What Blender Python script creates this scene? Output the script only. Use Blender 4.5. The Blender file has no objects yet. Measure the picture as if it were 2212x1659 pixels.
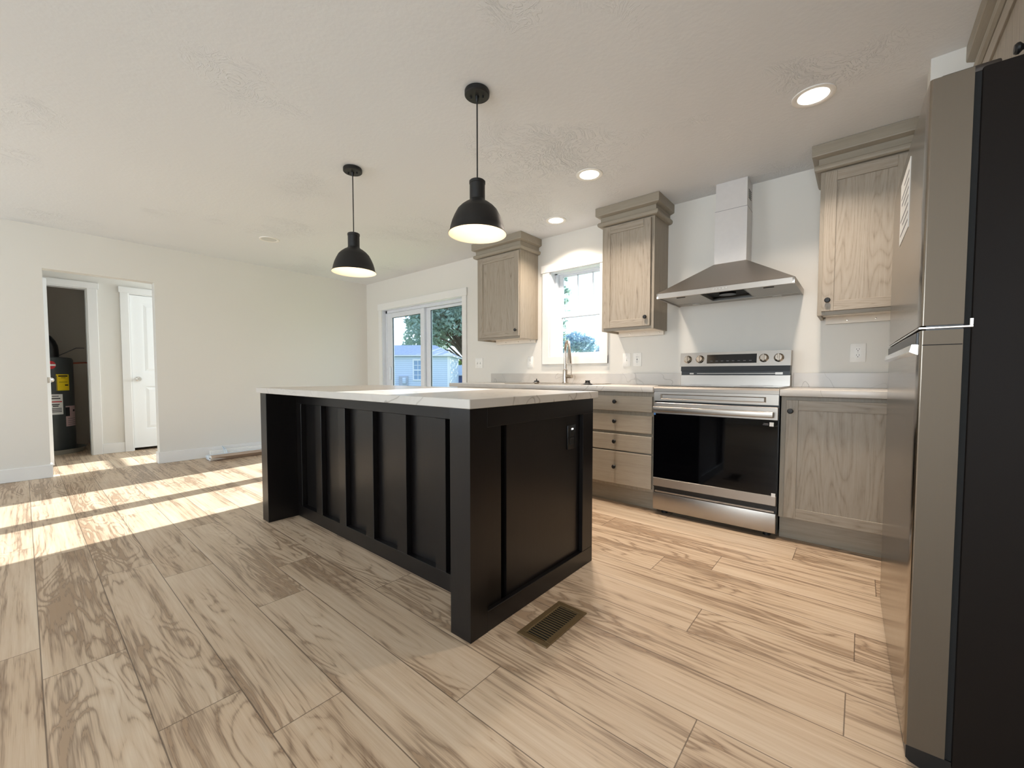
import bpy, bmesh, math, random
from mathutils import Vector, Matrix
import numpy as np

random.seed(7)
S = bpy.context.scene
COL = S.collection
R = math.radians

# ---------------------------------------------------------------- camera
cam_d = bpy.data.cameras.new('camera'); cam = bpy.data.objects.new('camera', cam_d); COL.objects.link(cam)
cam_d.sensor_width = 36; cam_d.lens = 892.281 * 36 / 2212; cam_d.shift_y = 16.67 / 2212
cam_d.clip_start = 0.02; cam_d.clip_end = 400
_r = Vector((0.764368, 0.644780, 0.0004)); _u = Vector((-0.026698, 0.031031, 0.999162)); _f = Vector((-0.644227, 0.763738, -0.040933))
m = Matrix((_r, _u, -_f)).transposed().to_4x4(); m.translation = (0, 0, 1.0011)
cam.matrix_world = m
S.camera = cam

# ---------------------------------------------------------------- exposure, sky, sun
S.view_settings.view_transform = 'Standard'
S.view_settings.look = 'None'
S.view_settings.exposure = 0.0
S.view_settings.gamma = 1.0
S.view_settings.use_curve_mapping = False
S.cycles.max_bounces = 10; S.cycles.diffuse_bounces = 6; S.cycles.glossy_bounces = 6
S.cycles.transparent_max_bounces = 16
S.cycles.sample_clamp_indirect = 6.0

W = bpy.data.worlds.new('sky'); S.world = W; W.use_nodes = True
nt = W.node_tree; nt.nodes.clear()
wo = nt.nodes.new('ShaderNodeOutputWorld'); wb = nt.nodes.new('ShaderNodeBackground')
wt = nt.nodes.new('ShaderNodeTexCoord'); ws = nt.nodes.new('ShaderNodeSeparateXYZ'); wr = nt.nodes.new('ShaderNodeValToRGB')
nt.links.new(wt.outputs['Generated'], ws.inputs[0]); nt.links.new(ws.outputs[2], wr.inputs[0])
nt.links.new(wr.outputs[0], wb.inputs[0]); nt.links.new(wb.outputs[0], wo.inputs[0])
wr.color_ramp.elements[0].position = 0.0; wr.color_ramp.elements[0].color = (0.74, 0.87, 1.0, 1)
wr.color_ramp.elements[1].position = 1.0; wr.color_ramp.elements[1].color = (0.32, 0.52, 1.0, 1)
_e = wr.color_ramp.elements.new(0.3); _e.color = (0.62, 0.79, 1.0, 1)
wb.inputs[1].default_value = 2.2

def aim(o, d):
    o.rotation_euler = Vector(d).to_track_quat('-Z', 'Y').to_euler()

sun_d = bpy.data.lights.new('sun', 'SUN'); sun = bpy.data.objects.new('sun', sun_d); COL.objects.link(sun)
sun_d.energy = 19.0; sun_d.color = (1.0, 0.995, 0.985); sun_d.angle = R(0.5)
aim(sun, (0.125, -1.0, -0.41)); sun.location = (-4, 30, 14)

def area_light(name, loc, d, sx, sy, power, color, shape='RECTANGLE', spread=180):
    l = bpy.data.lights.new(name, 'AREA'); l.shape = shape; l.size = sx; l.size_y = sy
    l.energy = power; l.color = color; l.spread = R(spread)
    o = bpy.data.objects.new(name, l); COL.objects.link(o); o.location = loc; aim(o, d)
    return o
DAY = (0.83, 0.925, 1.0)
# added fill lamps at invented windows of the room behind the camera
area_light('added_fill_left', (-4.7, -3.36, 1.47), (0, 1, 0.05), 2.4, 1.35, 58, DAY)
area_light('added_fill_right', (-0.15, -3.36, 1.47), (0, 1, 0.05), 1.9, 1.35, 95, DAY)
# daylight through the hall window
area_light('daylight_hall_window', (-6.78, 3.50, 1.5), (0, -1, -0.05), 0.66, 1.0, 55, DAY)
CAN_POWER = 14; PENDANT_POWER = 0.45
CAN_COL = (1.0, 0.855, 0.72); PEN_COL = (1.0, 0.88, 0.74)

# ---------------------------------------------------------------- materials
def lin(c):
    return tuple(((v / 255) / 12.92 if v / 255 <= 0.04045 else ((v / 255 + 0.055) / 1.055) ** 2.4) for v in c) + (1,)

class NT:
    def __init__(s, name):
        s.m = bpy.data.materials.new(name); s.m.use_nodes = True; s.t = s.m.node_tree; s.n = s.t.nodes
        s.b = s.n['Principled BSDF']; s.out = s.n['Material Output']
    def new(s, t, **k):
        n = s.n.new('ShaderNode' + t)
        for a, v in k.items(): setattr(n, a, v)
        return n
    def lk(s, a, b): s.t.links.new(a, b)
    def math(s, op, a, b=None, c=None):
        n = s.new('Math', operation=op)
        for i, v in enumerate((a, b, c)):
            if v is None: continue
            if isinstance(v, (int, float)): n.inputs[i].default_value = v
            else: s.lk(v, n.inputs[i])
        return n.outputs[0]
    def mapping(s, vec, scale, loc=None):
        n = s.new('Mapping'); s.lk(vec, n.inputs['Vector']); n.inputs['Scale'].default_value = scale
        if loc is not None:
            if isinstance(loc, tuple): n.inputs['Location'].default_value = loc
            else: s.lk(loc, n.inputs['Location'])
        return n.outputs[0]
    def noise(s, vec, scale=1, detail=2, rough=0.5, dist=0):
        n = s.new('TexNoise'); s.lk(vec, n.inputs['Vector'])
        n.inputs['Scale'].default_value = scale; n.inputs['Detail'].default_value = detail
        n.inputs['Roughness'].default_value = rough; n.inputs['Distortion'].default_value = dist
        return n.outputs[0]
    def ramp(s, fac, stops, interp='LINEAR'):
        n = s.new('ValToRGB'); s.lk(fac, n.inputs[0]); r = n.color_ramp; r.interpolation = interp
        r.elements[0].position = stops[0][0]; r.elements[0].color = stops[0][1]
        r.elements[1].position = stops[-1][0]; r.elements[1].color = stops[-1][1]
        for p, c in stops[1:-1]:
            e = r.elements.new(p); e.color = c
        return n.outputs[0]
    def mix(s, fac, a, b, mode='MIX'):
        n = s.new('Mix', data_type='RGBA', blend_type=mode)
        for i, v in ((0, fac), (6, a), (7, b)):
            if isinstance(v, (int, float)): n.inputs[i].default_value = v
            elif isinstance(v, tuple): n.inputs[i].default_value = v
            else: s.lk(v, n.inputs[i])
        return n.outputs[2]
    def bump(s, h, strength=0.2, dist=0.002):
        n = s.new('Bump'); s.lk(h, n.inputs['Height']); n.inputs['Strength'].default_value = strength; n.inputs['Distance'].default_value = dist
        s.lk(n.outputs[0], s.b.inputs['Normal'])
    def set(s, color=None, rough=None, metal=None, spec=None):
        if color is not None:
            if isinstance(color, tuple): s.b.inputs['Base Color'].default_value = color
            else: s.lk(color, s.b.inputs['Base Color'])
        if rough is not None:
            if isinstance(rough, (int, float)): s.b.inputs['Roughness'].default_value = rough
            else: s.lk(rough, s.b.inputs['Roughness'])
        if metal is not None: s.b.inputs['Metallic'].default_value = metal
        if spec is not None: s.b.inputs['Specular IOR Level'].default_value = spec
        return s.m

def obj_coord(n): return n.new('TexCoord').outputs['Object']

def plain(name, rgb, rough=0.5, metal=0, spec=0.5, var=0.04, scale=30):
    """one colour with a faint procedural variation"""
    n = NT(name); c = lin(rgb)
    f = n.noise(obj_coord(n), scale, 2)
    a = tuple(min(1, v * (1 - var)) for v in c[:3]) + (1,); b = tuple(min(1, v * (1 + var)) for v in c[:3]) + (1,)
    return n.set(n.mix(f, a, b), rough, metal, spec)

def paint(name, rgb, bump=0.05, scale=180, rough=0.6):
    n = NT(name); oc = obj_coord(n); f = n.noise(oc, scale, 3)
    c = lin(rgb); g = n.noise(oc, 1.2, 2)
    n.bump(f, bump, 0.001)
    return n.set(n.mix(g, tuple(v * 0.975 for v in c[:3]) + (1,), c), rough, 0, 0.3)

def mk_ceiling():
    n = NT('textured_ceiling_paint'); oc = obj_coord(n)
    mask = n.ramp(n.noise(oc, 0.9, 3, 0.6), [(0.53, (0, 0, 0, 1)), (0.68, (1, 1, 1, 1))])
    warp = n.new('VectorMath', operation='ADD')
    n.lk(oc, warp.inputs[0]); nn = n.new('TexNoise'); n.lk(oc, nn.inputs['Vector']); nn.inputs['Scale'].default_value = 2.5
    n.lk(nn.outputs[1], warp.inputs[1])
    strokes = n.noise(n.mapping(warp.outputs[0], (60, 22, 20)), 1, 3, 0.6, 1.2)
    ridge = n.ramp(strokes, [(0.52, (0, 0, 0, 1)), (0.60, (1, 1, 1, 1))])
    h = n.math('ADD', n.math('MULTIPLY', ridge, mask), n.math('MULTIPLY', n.noise(oc, 45, 3), 0.25))
    n.bump(h, 0.7, 0.005)
    c = lin((226, 228, 230)); g = n.noise(oc, 0.8, 2)
    return n.set(n.mix(g, tuple(v * 0.97 for v in c[:3]) + (1,), c), 0.7, 0, 0.25)

PW, PL = 0.2037, 1.37          # plank width and length
def mk_floor():
    n = NT('oak_plank_floor')
    uv = n.new('UVMap', uv_map='UVMap').outputs[0]
    pid = n.new('Attribute', attribute_name='pid').outputs['Fac']
    sep = n.new('SeparateXYZ'); n.lk(uv, sep.inputs[0]); u, v = sep.outputs[0], sep.outputs[1]
    off = n.new('CombineXYZ'); n.lk(n.math('MULTIPLY', pid, 37.0), off.inputs[0]); n.lk(n.math('MULTIPLY', pid, 91.0), off.inputs[1]); n.lk(n.math('MULTIPLY', pid, 53.0), off.inputs[2])
    def P(sx, sy): return n.mapping(uv, (sx, sy, 1), off.outputs[0])
    field = n.noise(P(1.5, 8.5), 1, 1.4, 0.45, 0.45)
    tri = n.math('PINGPONG', n.math('MULTIPLY', field, 26.0), 1.0)
    ringmask = n.ramp(n.noise(P(0.9, 3.0), 1, 1, 0.5), [(0.40, (0, 0, 0, 1)), (0.62, (1, 1, 1, 1))])
    rings = n.math('MULTIPLY', n.math('POWER', tri, 2.2), ringmask)
    streak = n.noise(P(2.2, 75), 1, 3, 0.6)
    fine = n.noise(P(9, 330), 1, 2, 0.6)
    broad = n.noise(P(0.9, 11), 1, 3, 0.6)
    t = n.math('ADD', n.math('MULTIPLY', rings, 0.22), n.math('ADD', n.math('MULTIPLY', streak, 0.55), n.math('ADD', n.math('MULTIPLY', broad, 0.85), n.math('MULTIPLY', fine, 0.22))))
    col = n.ramp(t, [(0.60, lin((214, 194, 169))), (0.84, lin((196, 171, 143))), (1.03, lin((160, 132, 104))), (1.24, lin((120, 94, 72)))])
    crack = n.ramp(n.noise(P(1.6, 22), 1, 2, 0.55, 1.5), [(0.68, (0, 0, 0, 1)), (0.76, (1, 1, 1, 1))])
    col = n.mix(n.math('MULTIPLY', crack, 0.12), col, lin((112, 88, 68)))
    tone = n.new('TexWhiteNoise', noise_dimensions='1D'); n.lk(pid, tone.inputs['W'])
    col = n.mix(0.16, col, n.ramp(tone.outputs[0], [(0, (0.36, 0.28, 0.20, 1)), (1, (0.62, 0.52, 0.40, 1))]))
    dv = n.math('MINIMUM', v, n.math('SUBTRACT', PW, v)); du = n.math('MINIMUM', u, n.math('SUBTRACT', PL, u))
    d = n.math('MINIMUM', dv, du)
    seam = n.math('LESS_THAN', d, 0.0016)
    col = n.mix(n.math('MULTIPLY', seam, 0.72), col, lin((70, 54, 42)))
    h = n.math('SUBTRACT', n.math('MULTIPLY', streak, 0.25), n.math('MULTIPLY', seam, 1.0))
    n.bump(h, 0.25, 0.0012)
    rg = n.math('ADD', 0.36, n.math('MULTIPLY', streak, 0.14))
    return n.set(col, rg, 0, 0.45)

def mk_oak(name, light, mid, dark, rings=0.5, rough=0.45):
    """stained oak, grain along u of the UV map"""
    n = NT(name); uv = n.new('UVMap', uv_map='UVMap').outputs[0]
    rnd = n.new('ObjectInfo').outputs['Random']
    off = n.new('CombineXYZ'); n.lk(n.math('MULTIPLY', rnd, 31.0), off.inputs[0]); n.lk(n.math('MULTIPLY', rnd, 17.0), off.inputs[1])
    def P(sx, sy): return n.mapping(uv, (sx, sy, 1), off.outputs[0])
    field = n.noise(P(0.75, 7.0), 1, 1.0, 0.4, 0.2)
    tri = n.math('PINGPONG', n.math('MULTIPLY', field, 46.0), 1.0)
    rg = n.math('MULTIPLY', n.math('POWER', tri, 2.5), n.noise(P(20, 40), 1, 2, 0.6))
    pores = n.noise(P(14, 330), 1, 2, 0.6)
    streak = n.noise(P(2.0, 60), 1, 3, 0.6)
    t = n.math('ADD', n.math('MULTIPLY', rg, rings * 0.75), n.math('ADD', n.math('MULTIPLY', streak, 0.6), n.math('MULTIPLY', pores, 0.42)))
    col = n.ramp(t, [(0.30, lin(light)), (0.62, lin(mid)), (0.98, lin(dark))])
    n.bump(n.math('ADD', pores, rg), 0.08, 0.0006)
    return n.set(col, rough, 0, 0.4)

def mk_quartz():
    n = NT('white_quartz'); oc = obj_coord(n)
    w = n.noise(oc, 1.6, 3, 0.6)
    warp = n.new('VectorMath', operation='ADD'); sc = n.new('CombineXYZ')
    n.lk(n.math('MULTIPLY', w, 0.9), sc.inputs[0]); n.lk(n.math('MULTIPLY', w, -0.6), sc.inputs[1]); n.lk(n.math('MULTIPLY', w, 0.5), sc.inputs[2])
    n.lk(oc, warp.inputs[0]); n.lk(sc.outputs[0], warp.inputs[1])
    def vein(scale, width, seed):
        f = n.noise(n.mapping(warp.outputs[0], (1, 1, 1), (seed, seed * 2, seed)), scale, 2.5, 0.55)
        d = n.math('ABSOLUTE', n.math('SUBTRACT', f, 0.5))
        return n.ramp(d, [(0.0, (1, 1, 1, 1)), (width, (0, 0, 0, 1))])
    mask = n.ramp(n.noise(n.mapping(oc, (1, 1, 1), (4, 1, 7)), 2.2, 2), [(0.36, (0, 0, 0, 1)), (0.52, (1, 1, 1, 1))])
    v1 = n.math('MULTIPLY', vein(2.6, 0.006, 3.0), mask)
    v2 = n.math('MULTIPLY', vein(3.2, 0.05, 9.0), 0.22)
    base = n.mix(n.noise(oc, 2, 3), lin((186, 181, 174)), lin((202, 197, 190)))
    col = n.mix(v2, base, lin((172, 165, 156)))
    col = n.mix(n.math('MULTIPLY', v1, 0.75), col, lin((128, 119, 108)))
    return n.set(col, 0.28, 0, 0.5)

def mk_steel(name, rgb, rough, along='x', amt=0.10, metal=1.0):
    n = NT(name); oc = obj_coord(n)
    sc = {'x': (3, 300, 300), 'y': (300, 3, 300), 'z': (300, 300, 3)}[along]
    f = n.noise(n.mapping(oc, sc), 1, 2, 0.5)
    c = lin(rgb)
    return n.set(n.mix(f, tuple(v * 0.93 for v in c[:3]) + (1,), c), n.math('ADD', rough - amt / 2, n.math('MULTIPLY', f, amt)), metal, 0.5)

def mk_glass(name, tint=(0.97, 0.99, 1.0, 1), refl=1.0):
    n = NT(name); n.n.remove(n.b)
    tr = n.new('BsdfTransparent'); tr.inputs[0].default_value = tint
    gl = n.new('BsdfGlossy'); gl.inputs['Roughness'].default_value = 0.0
    fr = n.new('LayerWeight'); fr.inputs[0].default_value = 0.5
    mx = n.new('MixShader'); n.lk(n.math('ADD', 0.03, n.math('MULTIPLY', n.math('POWER', fr.outputs[1], 5.0), 0.7 * refl)), mx.inputs[0]); n.lk(tr.outputs[0], mx.inputs[1]); n.lk(gl.outputs[0], mx.inputs[2])
    n.lk(mx.outputs[0], n.out.inputs[0])
    return n.m

def emit(name, rgb, strength):
    n = NT(name); n.b.inputs['Base Color'].default_value = lin(rgb)
    n.b.inputs['Emission Color'].default_value = lin(rgb); n.b.inputs['Emission Strength'].default_value = strength
    return n.m

def mk_siding():
    n = NT('lap_siding'); oc = obj_coord(n); s = n.new('SeparateXYZ'); n.lk(oc, s.inputs[0])
    fr = n.math('FRACT', n.math('MULTIPLY', s.outputs[2], 7.5))
    col = n.ramp(fr, [(0.0, lin((120, 138, 172))), (0.12, lin((186, 200, 222))), (1.0, lin((204, 216, 234)))])
    n.bump(fr, 0.6, 0.02)
    return n.set(col, 0.6)

def mk_leaf(name, a, b):
    n = NT(name); oc = obj_coord(n); n.n.remove(n.b)
    f = n.noise(oc, 3.0, 2)
    c = n.mix(f, lin(a), lin(b))
    df = n.new('BsdfDiffuse'); tl = n.new('BsdfTranslucent'); n.lk(c, df.inputs[0]); n.lk(c, tl.inputs[0])
    mx = n.new('MixShader'); mx.inputs[0].default_value = 0.4; n.lk(df.outputs[0], mx.inputs[1]); n.lk(tl.outputs[0], mx.inputs[2])
    n.lk(mx.outputs[0], n.out.inputs[0]); return n.m

M = dict(
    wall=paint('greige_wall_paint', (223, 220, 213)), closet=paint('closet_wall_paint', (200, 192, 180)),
    ceiling=mk_ceiling(), floor=mk_floor(), trim=paint('white_trim_paint', (230, 229, 226), 0.01, 90, 0.4),
    door=paint('white_door_paint', (238, 239, 238), 0.03, 60, 0.45),
    oak=mk_oak('grey_washed_oak', (168, 158, 144), (152, 141, 126), (108, 96, 82)),
    oakflat=mk_oak('grey_washed_oak_drawer_front', (176, 166, 151), (163, 152, 136), (130, 118, 102), 0.15),
    oakframe=mk_oak('shaded_grey_oak_frame', (160, 150, 135), (146, 136, 121), (116, 105, 91), 0.25),  # same stain as the doors, toned darker for shade on the frames
    crown=mk_oak('shaded_grey_oak_moulding', (156, 147, 132), (145, 136, 121), (122, 113, 99), 0.1),  # door stain again, darkened because less lamp light reaches the crown
    espresso=mk_oak('espresso_stained_wood', (20, 17, 16), (15, 12, 12), (8, 7, 7), 0.35, 0.30),
    quartz=mk_quartz(), maple=plain('white_melamine', (232, 224, 212), 0.45),
    steel=mk_steel('brushed_steel', (172, 165, 157), 0.36), steelv=mk_steel('brushed_steel_vertical', (205, 202, 198), 0.34, 'z'),
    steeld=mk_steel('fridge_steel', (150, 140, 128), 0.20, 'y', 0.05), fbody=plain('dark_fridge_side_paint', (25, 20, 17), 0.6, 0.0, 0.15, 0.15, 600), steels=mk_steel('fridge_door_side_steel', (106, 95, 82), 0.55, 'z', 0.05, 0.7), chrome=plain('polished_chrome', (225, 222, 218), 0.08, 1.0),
    nickel=mk_steel('brushed_nickel', (196, 186, 174), 0.22, 'z'),
    dgrey=plain('dark_grey_cabinet_steel', (62, 54, 48), 0.45, 0.35, 0.5, 0.10, 700),
    blk=plain('matte_black', (16, 16, 17), 0.5), blkgl=plain('black_oven_glass', (4, 4, 6), 0.05, 0, 0.3), film=plain('film_covered_steel', (214, 211, 209), 0.38, 0.25), blkpl=plain('black_plastic', (14, 14, 15), 0.35),
    pend=plain('black_pendant_enamel', (12, 11, 11), 0.5), pendin=plain('white_pendant_lining', (250, 240, 222), 0.5),
    white=plain('white_plastic', (236, 234, 229), 0.35), vinyl=plain('white_vinyl', (218, 222, 228), 0.35), vdark=plain('dark_glazing_seal', (40, 52, 60), 0.5),
    glass=mk_glass('window_glass'), bronze=plain('bronze_register_metal', (118, 98, 68), 0.4, 0.5), hole=plain('dark_opening', (8, 8, 8), 0.8),
    lens=emit('lit_lens', (255, 240, 222), 6.0), lensoff=plain('frosted_lens', (200, 200, 196), 0.4), bulb=emit('lit_bulb', (255, 222, 178), 9.0),
    tank=plain('dark_grey_enamel', (70, 74, 74), 0.35, 0.1), pan=plain('grey_drain_pan', (150, 148, 138), 0.5),
    yellow=plain('yellow_label', (246, 214, 32), 0.5), paper=plain('paper_label', (234, 232, 228), 0.6), pink=plain('pink_label', (206, 176, 176), 0.6),
    red=plain('red_ink', (200, 40, 46), 0.5), ink=plain('black_ink', (26, 26, 28), 0.6), greyink=plain('grey_ink', (120, 118, 120), 0.6), blue=plain('blue_label', (70, 120, 180), 0.5),
    card=plain('cardboard', (176, 156, 138), 0.8), wrap=plain('clear_wrap', (205, 216, 226), 0.25),
    siding=mk_siding(), hroof=plain('grey_shingles', (168, 174, 186), 0.8, 0, 0.3, 0.25, 6), grass=plain('lawn_grass', (128, 142, 96), 0.9, 0, 0.1, 0.3, 3),
    leaf=mk_leaf('tree_leaves', (118, 144, 138), (180, 200, 182)), leaf2=mk_leaf('bush_leaves', (92, 124, 66), (146, 168, 88)), leaf3=mk_leaf('hazy_distant_leaves', (150, 180, 196), (192, 214, 222)), bark=plain('bark', (88, 78, 68), 0.9, 0, 0.2, 0.25, 8),  # leaf3: haze put into a paler, bluer leaf colour
    mroof=plain('metal_shed_roof', (196, 206, 212), 0.4, 0.3), shedw=plain('blue_shed_wall', (66, 88, 140), 0.7),
    hwin=plain('reflective_window_pane', (120, 150, 182), 0.15), led=emit('indicator_light', (255, 255, 255), 2.0),
    screen=plain('unlit_display', (12, 11, 11), 0.12), copper=plain('copper_pipe', (150, 80, 60), 0.4, 0.8), filt=mk_steel('hood_filter_mesh', (176, 170, 162), 0.42),
)

# ---------------------------------------------------------------- geometry helpers
AX = {'x': 0, 'y': 1, 'z': 2}
class MB:
    """collects shapes that become ONE mesh object"""
    def __init__(s):
        s.v = []; s.f = []; s.uv = []; s.mi = []; s.sm = []; s.mats = []; s.cur = 0
    def mat(s, key):
        if key not in s.mats: s.mats.append(key)
        s.cur = s.mats.index(key); return s
    def add(s, verts, faces, grain='z', smooth=False, xf=None):
        if xf is not None: verts = [xf @ Vector(v) for v in verts]
        b = len(s.v); s.v += [tuple(v) for v in verts]
        g = AX[grain]; oth = [i for i in range(3) if i != g]
        for f in faces:
            s.f.append([b + i for i in f]); s.mi.append(s.cur); s.sm.append(smooth)
            s.uv.append([(verts[i][g], verts[i][oth[0]] + verts[i][oth[1]] * 0.999) for i in f])
        return s
    def box(s, x0, x1, y0, y1, z0, z1, bev=0.0, grain='z', seg=1, xf=None):
        if x0 > x1: x0, x1 = x1, x0
        if y0 > y1: y0, y1 = y1, y0
        if z0 > z1: z0, z1 = z1, z0
        if bev <= 0:
            v = [(x, y, z) for x in (x0, x1) for y in (y0, y1) for z in (z0, z1)]
            return s.add(v, [(0, 1, 3, 2), (4, 6, 7, 5), (0, 4, 5, 1), (2, 3, 7, 6), (0, 2, 6, 4), (1, 5, 7, 3)], grain, False, xf)
        bev = min(bev, 0.45 * min(x1 - x0, y1 - y0, z1 - z0))
        bm = bmesh.new(); bmesh.ops.create_cube(bm, size=1)
        for v in bm.verts:
            v.co = Vector(((x0 + x1) / 2 + v.co.x * (x1 - x0), (y0 + y1) / 2 + v.co.y * (y1 - y0), (z0 + z1) / 2 + v.co.z * (z1 - z0)))
        bmesh.ops.bevel(bm, geom=bm.edges[:], offset=bev, segments=seg, affect='EDGES', profile=0.5)
        bm.verts.ensure_lookup_table(); bm.verts.index_update()
        vs = [v.co.copy() for v in bm.verts]; fs = [[v.index for v in f.verts] for f in bm.faces]; bm.free()
        return s.add(vs, fs, grain, seg > 1, xf)
    def lathe(s, prof, c=(0, 0, 0), n=32, axis='z', xf=None, caps=True):
        """prof: (radius, height) list round an axis"""
        vs = []; fs = []
        for r, h in prof:
            for i in range(n):
                a = 2 * math.pi * i / n; p = (r * math.cos(a), r * math.sin(a), h)
                if axis == 'x': p = (p[2], p[0], p[1])
                elif axis == 'y': p = (p[0], p[2], -p[1])
                vs.append((p[0] + c[0], p[1] + c[1], p[2] + c[2]))
        k = len(prof)
        for j in range(k - 1):
            for i in range(n):
                a, b = j * n + i, j * n + (i + 1) % n
                fs.append((a, b, b + n, a + n))
        if caps and prof[0][0] > 1e-6: fs.append(tuple(reversed(range(n))))
        if caps and prof[-1][0] > 1e-6: fs.append(tuple((k - 1) * n + i for i in range(n)))
        return s.add(vs, fs, 'z', True, xf)
    def cyl(s, c, r, h, axis='z', n=24, bev=0.0, xf=None):
        p = [(r, 0), (r, h)] if bev <= 0 else [(r - bev, 0), (r, bev), (r, h - bev), (r - bev, h)]
        return s.lathe(p, c, n, axis, xf)
    def tube(s, pts, r, n=10, xf=None, caps=True):
        pts = [Vector(p) for p in pts]; k = len(pts); rs = r if isinstance(r, (list, tuple)) else [r] * k
        vs = []; fs = []; up = None
        for i, p in enumerate(pts):
            d = (pts[min(i + 1, k - 1)] - pts[max(i - 1, 0)]).normalized()
            if up is None:
                up = Vector((0, 0, 1)) if abs(d.z) < 0.9 else Vector((1, 0, 0))
            sd = d.cross(up).normalized(); up = sd.cross(d).normalized()
            for j in range(n):
                a = 2 * math.pi * j / n; vs.append(p + (sd * math.cos(a) + up * math.sin(a)) * rs[i])
        for i in range(k - 1):
            for j in range(n):
                a, b = i * n + j, i * n + (j + 1) % n; fs.append((a, b, b + n, a + n))
        if caps: fs.append(tuple(reversed(range(n)))); fs.append(tuple((k - 1) * n + j for j in range(n)))
        return s.add(vs, fs, 'z', True, xf)
    def prism(s, poly, a0, a1, axis='x', grain='z', xf=None):
        """2D polygon extruded along an axis; poly is in the two other axes in order"""
        def P(p, a): return {'x': (a, p[0], p[1]), 'y': (p[0], a, p[1]), 'z': (p[0], p[1], a)}[axis]
        n = len(poly); vs = [P(p, a0) for p in poly] + [P(p, a1) for p in poly]
        fs = [tuple(range(n)), tuple(reversed(range(n, 2 * n)))] + [(i, i + n, (i + 1) % n + n, (i + 1) % n) for i in range(n)]
        return s.add(vs, fs, grain, False, xf)
    def arc(s, c, r, a0, a1, z0, z1, n=10):
        vs = []
        for i in range(n + 1):
            a = a0 + (a1 - a0) * i / n
            for rr in (r, r + 0.0015):
                for z in (z0, z1): vs.append((c[0] + rr * math.cos(a), c[1] + rr * math.sin(a), z))
        fs = []
        for i in range(n):
            b, d = 4 * i, 4 * i + 4
            fs += [(b + 2, d + 2, d + 3, b + 3), (b, b + 1, d + 1, d), (b + 1, b + 3, d + 3, d + 1), (b, d, d + 2, b + 2)]
        fs += [(0, 2, 3, 1), (4 * n, 4 * n + 1, 4 * n + 3, 4 * n + 2)]
        return s.add(vs, fs)
    def build(s, name, mat=None, parent=None, org=None, sharp=35):
        o0 = Vector(org if org is not None else (ORG.get(parent.name, (0, 0, 0)) if parent else (0, 0, 0)))
        me = bpy.data.meshes.new(name)
        me.from_pydata([tuple(Vector(v) - o0) for v in s.v], [], s.f); me.update()
        bm = bmesh.new(); bm.from_mesh(me); bmesh.ops.recalc_face_normals(bm, faces=bm.faces[:]); 
        uvl = bm.loops.layers.uv.new('UVMap')
        bm.faces.ensure_lookup_table()
        for i, f in enumerate(bm.faces):
            vm = {vi: t for vi, t in zip(s.f[i], s.uv[i])}
            for l in f.loops: l[uvl].uv = vm[l.vert.index]
            f.material_index = s.mi[i]; f.smooth = s.sm[i]
        bm.to_mesh(me); bm.free()
        keys = s.mats if s.mats else [mat]
        for k in keys: me.materials.append(M[k])
        if any(s.sm): me.set_sharp_from_angle(angle=R(sharp))
        o = bpy.data.objects.new(name, me); COL.objects.link(o)
        if parent is not None: o.parent = parent; ORG[o.name] = tuple(o0)
        else: o.location = o0; ORG[o.name] = tuple(o0)
        return o
ORG = {}

def tag(o, label, cat, group=None, kind=None):
    o['label'] = label; o['category'] = cat
    if group: o['group'] = group
    if kind: o['kind'] = kind
    return o
def thing(name, label, cat, loc=(0, 0, 0), group=None, local=False):
    o = bpy.data.objects.new(name, None); COL.objects.link(o); o.empty_display_size = 0.1
    o.location = (0, 0, 0) if local else loc
    ORG[o.name] = (0, 0, 0) if local else tuple(loc)
    return tag(o, label, cat, group)
def struct(o, label, cat):
    o['kind'] = 'structure'; o['label'] = label; o['category'] = cat; return o
def bx(x0, x1, y0, y1, z0, z1, **k): return MB().box(x0, x1, y0, y1, z0, z1, **k)
def copy_tree(o, parent=None):
    c = o.copy(); COL.objects.link(c)
    if parent is not None: c.parent = parent
    for ch in list(o.children): copy_tree(ch, c)
    return c

def text(body, size, loc, rot, mat, name, parent, extr=0.0004, align='CENTER'):
    cu = bpy.data.curves.new(name, 'FONT'); cu.body = body; cu.size = size; cu.extrude = extr; cu.align_x = align; cu.align_y = 'CENTER'
    t = bpy.data.objects.new('tmp', cu); COL.objects.link(t)
    dg = bpy.context.evaluated_depsgraph_get(); me = bpy.data.meshes.new_from_object(t.evaluated_get(dg))
    bpy.data.objects.remove(t); me.materials.clear(); me.materials.append(M[mat])
    o = bpy.data.objects.new(name, me); COL.objects.link(o)
    o0 = Vector(ORG.get(parent.name, (0, 0, 0))); o.parent = parent; o.location = Vector(loc) - o0; o.rotation_euler = rot
    return o

# ---------------------------------------------------------------- room
H = 2.4188; YB = 3.5546; XL = -6.0086; XL2 = -6.135; XH = -7.285; YF = -3.4; XR = 0.98
EXT = 0.16                                            # outer wall thickness
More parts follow.
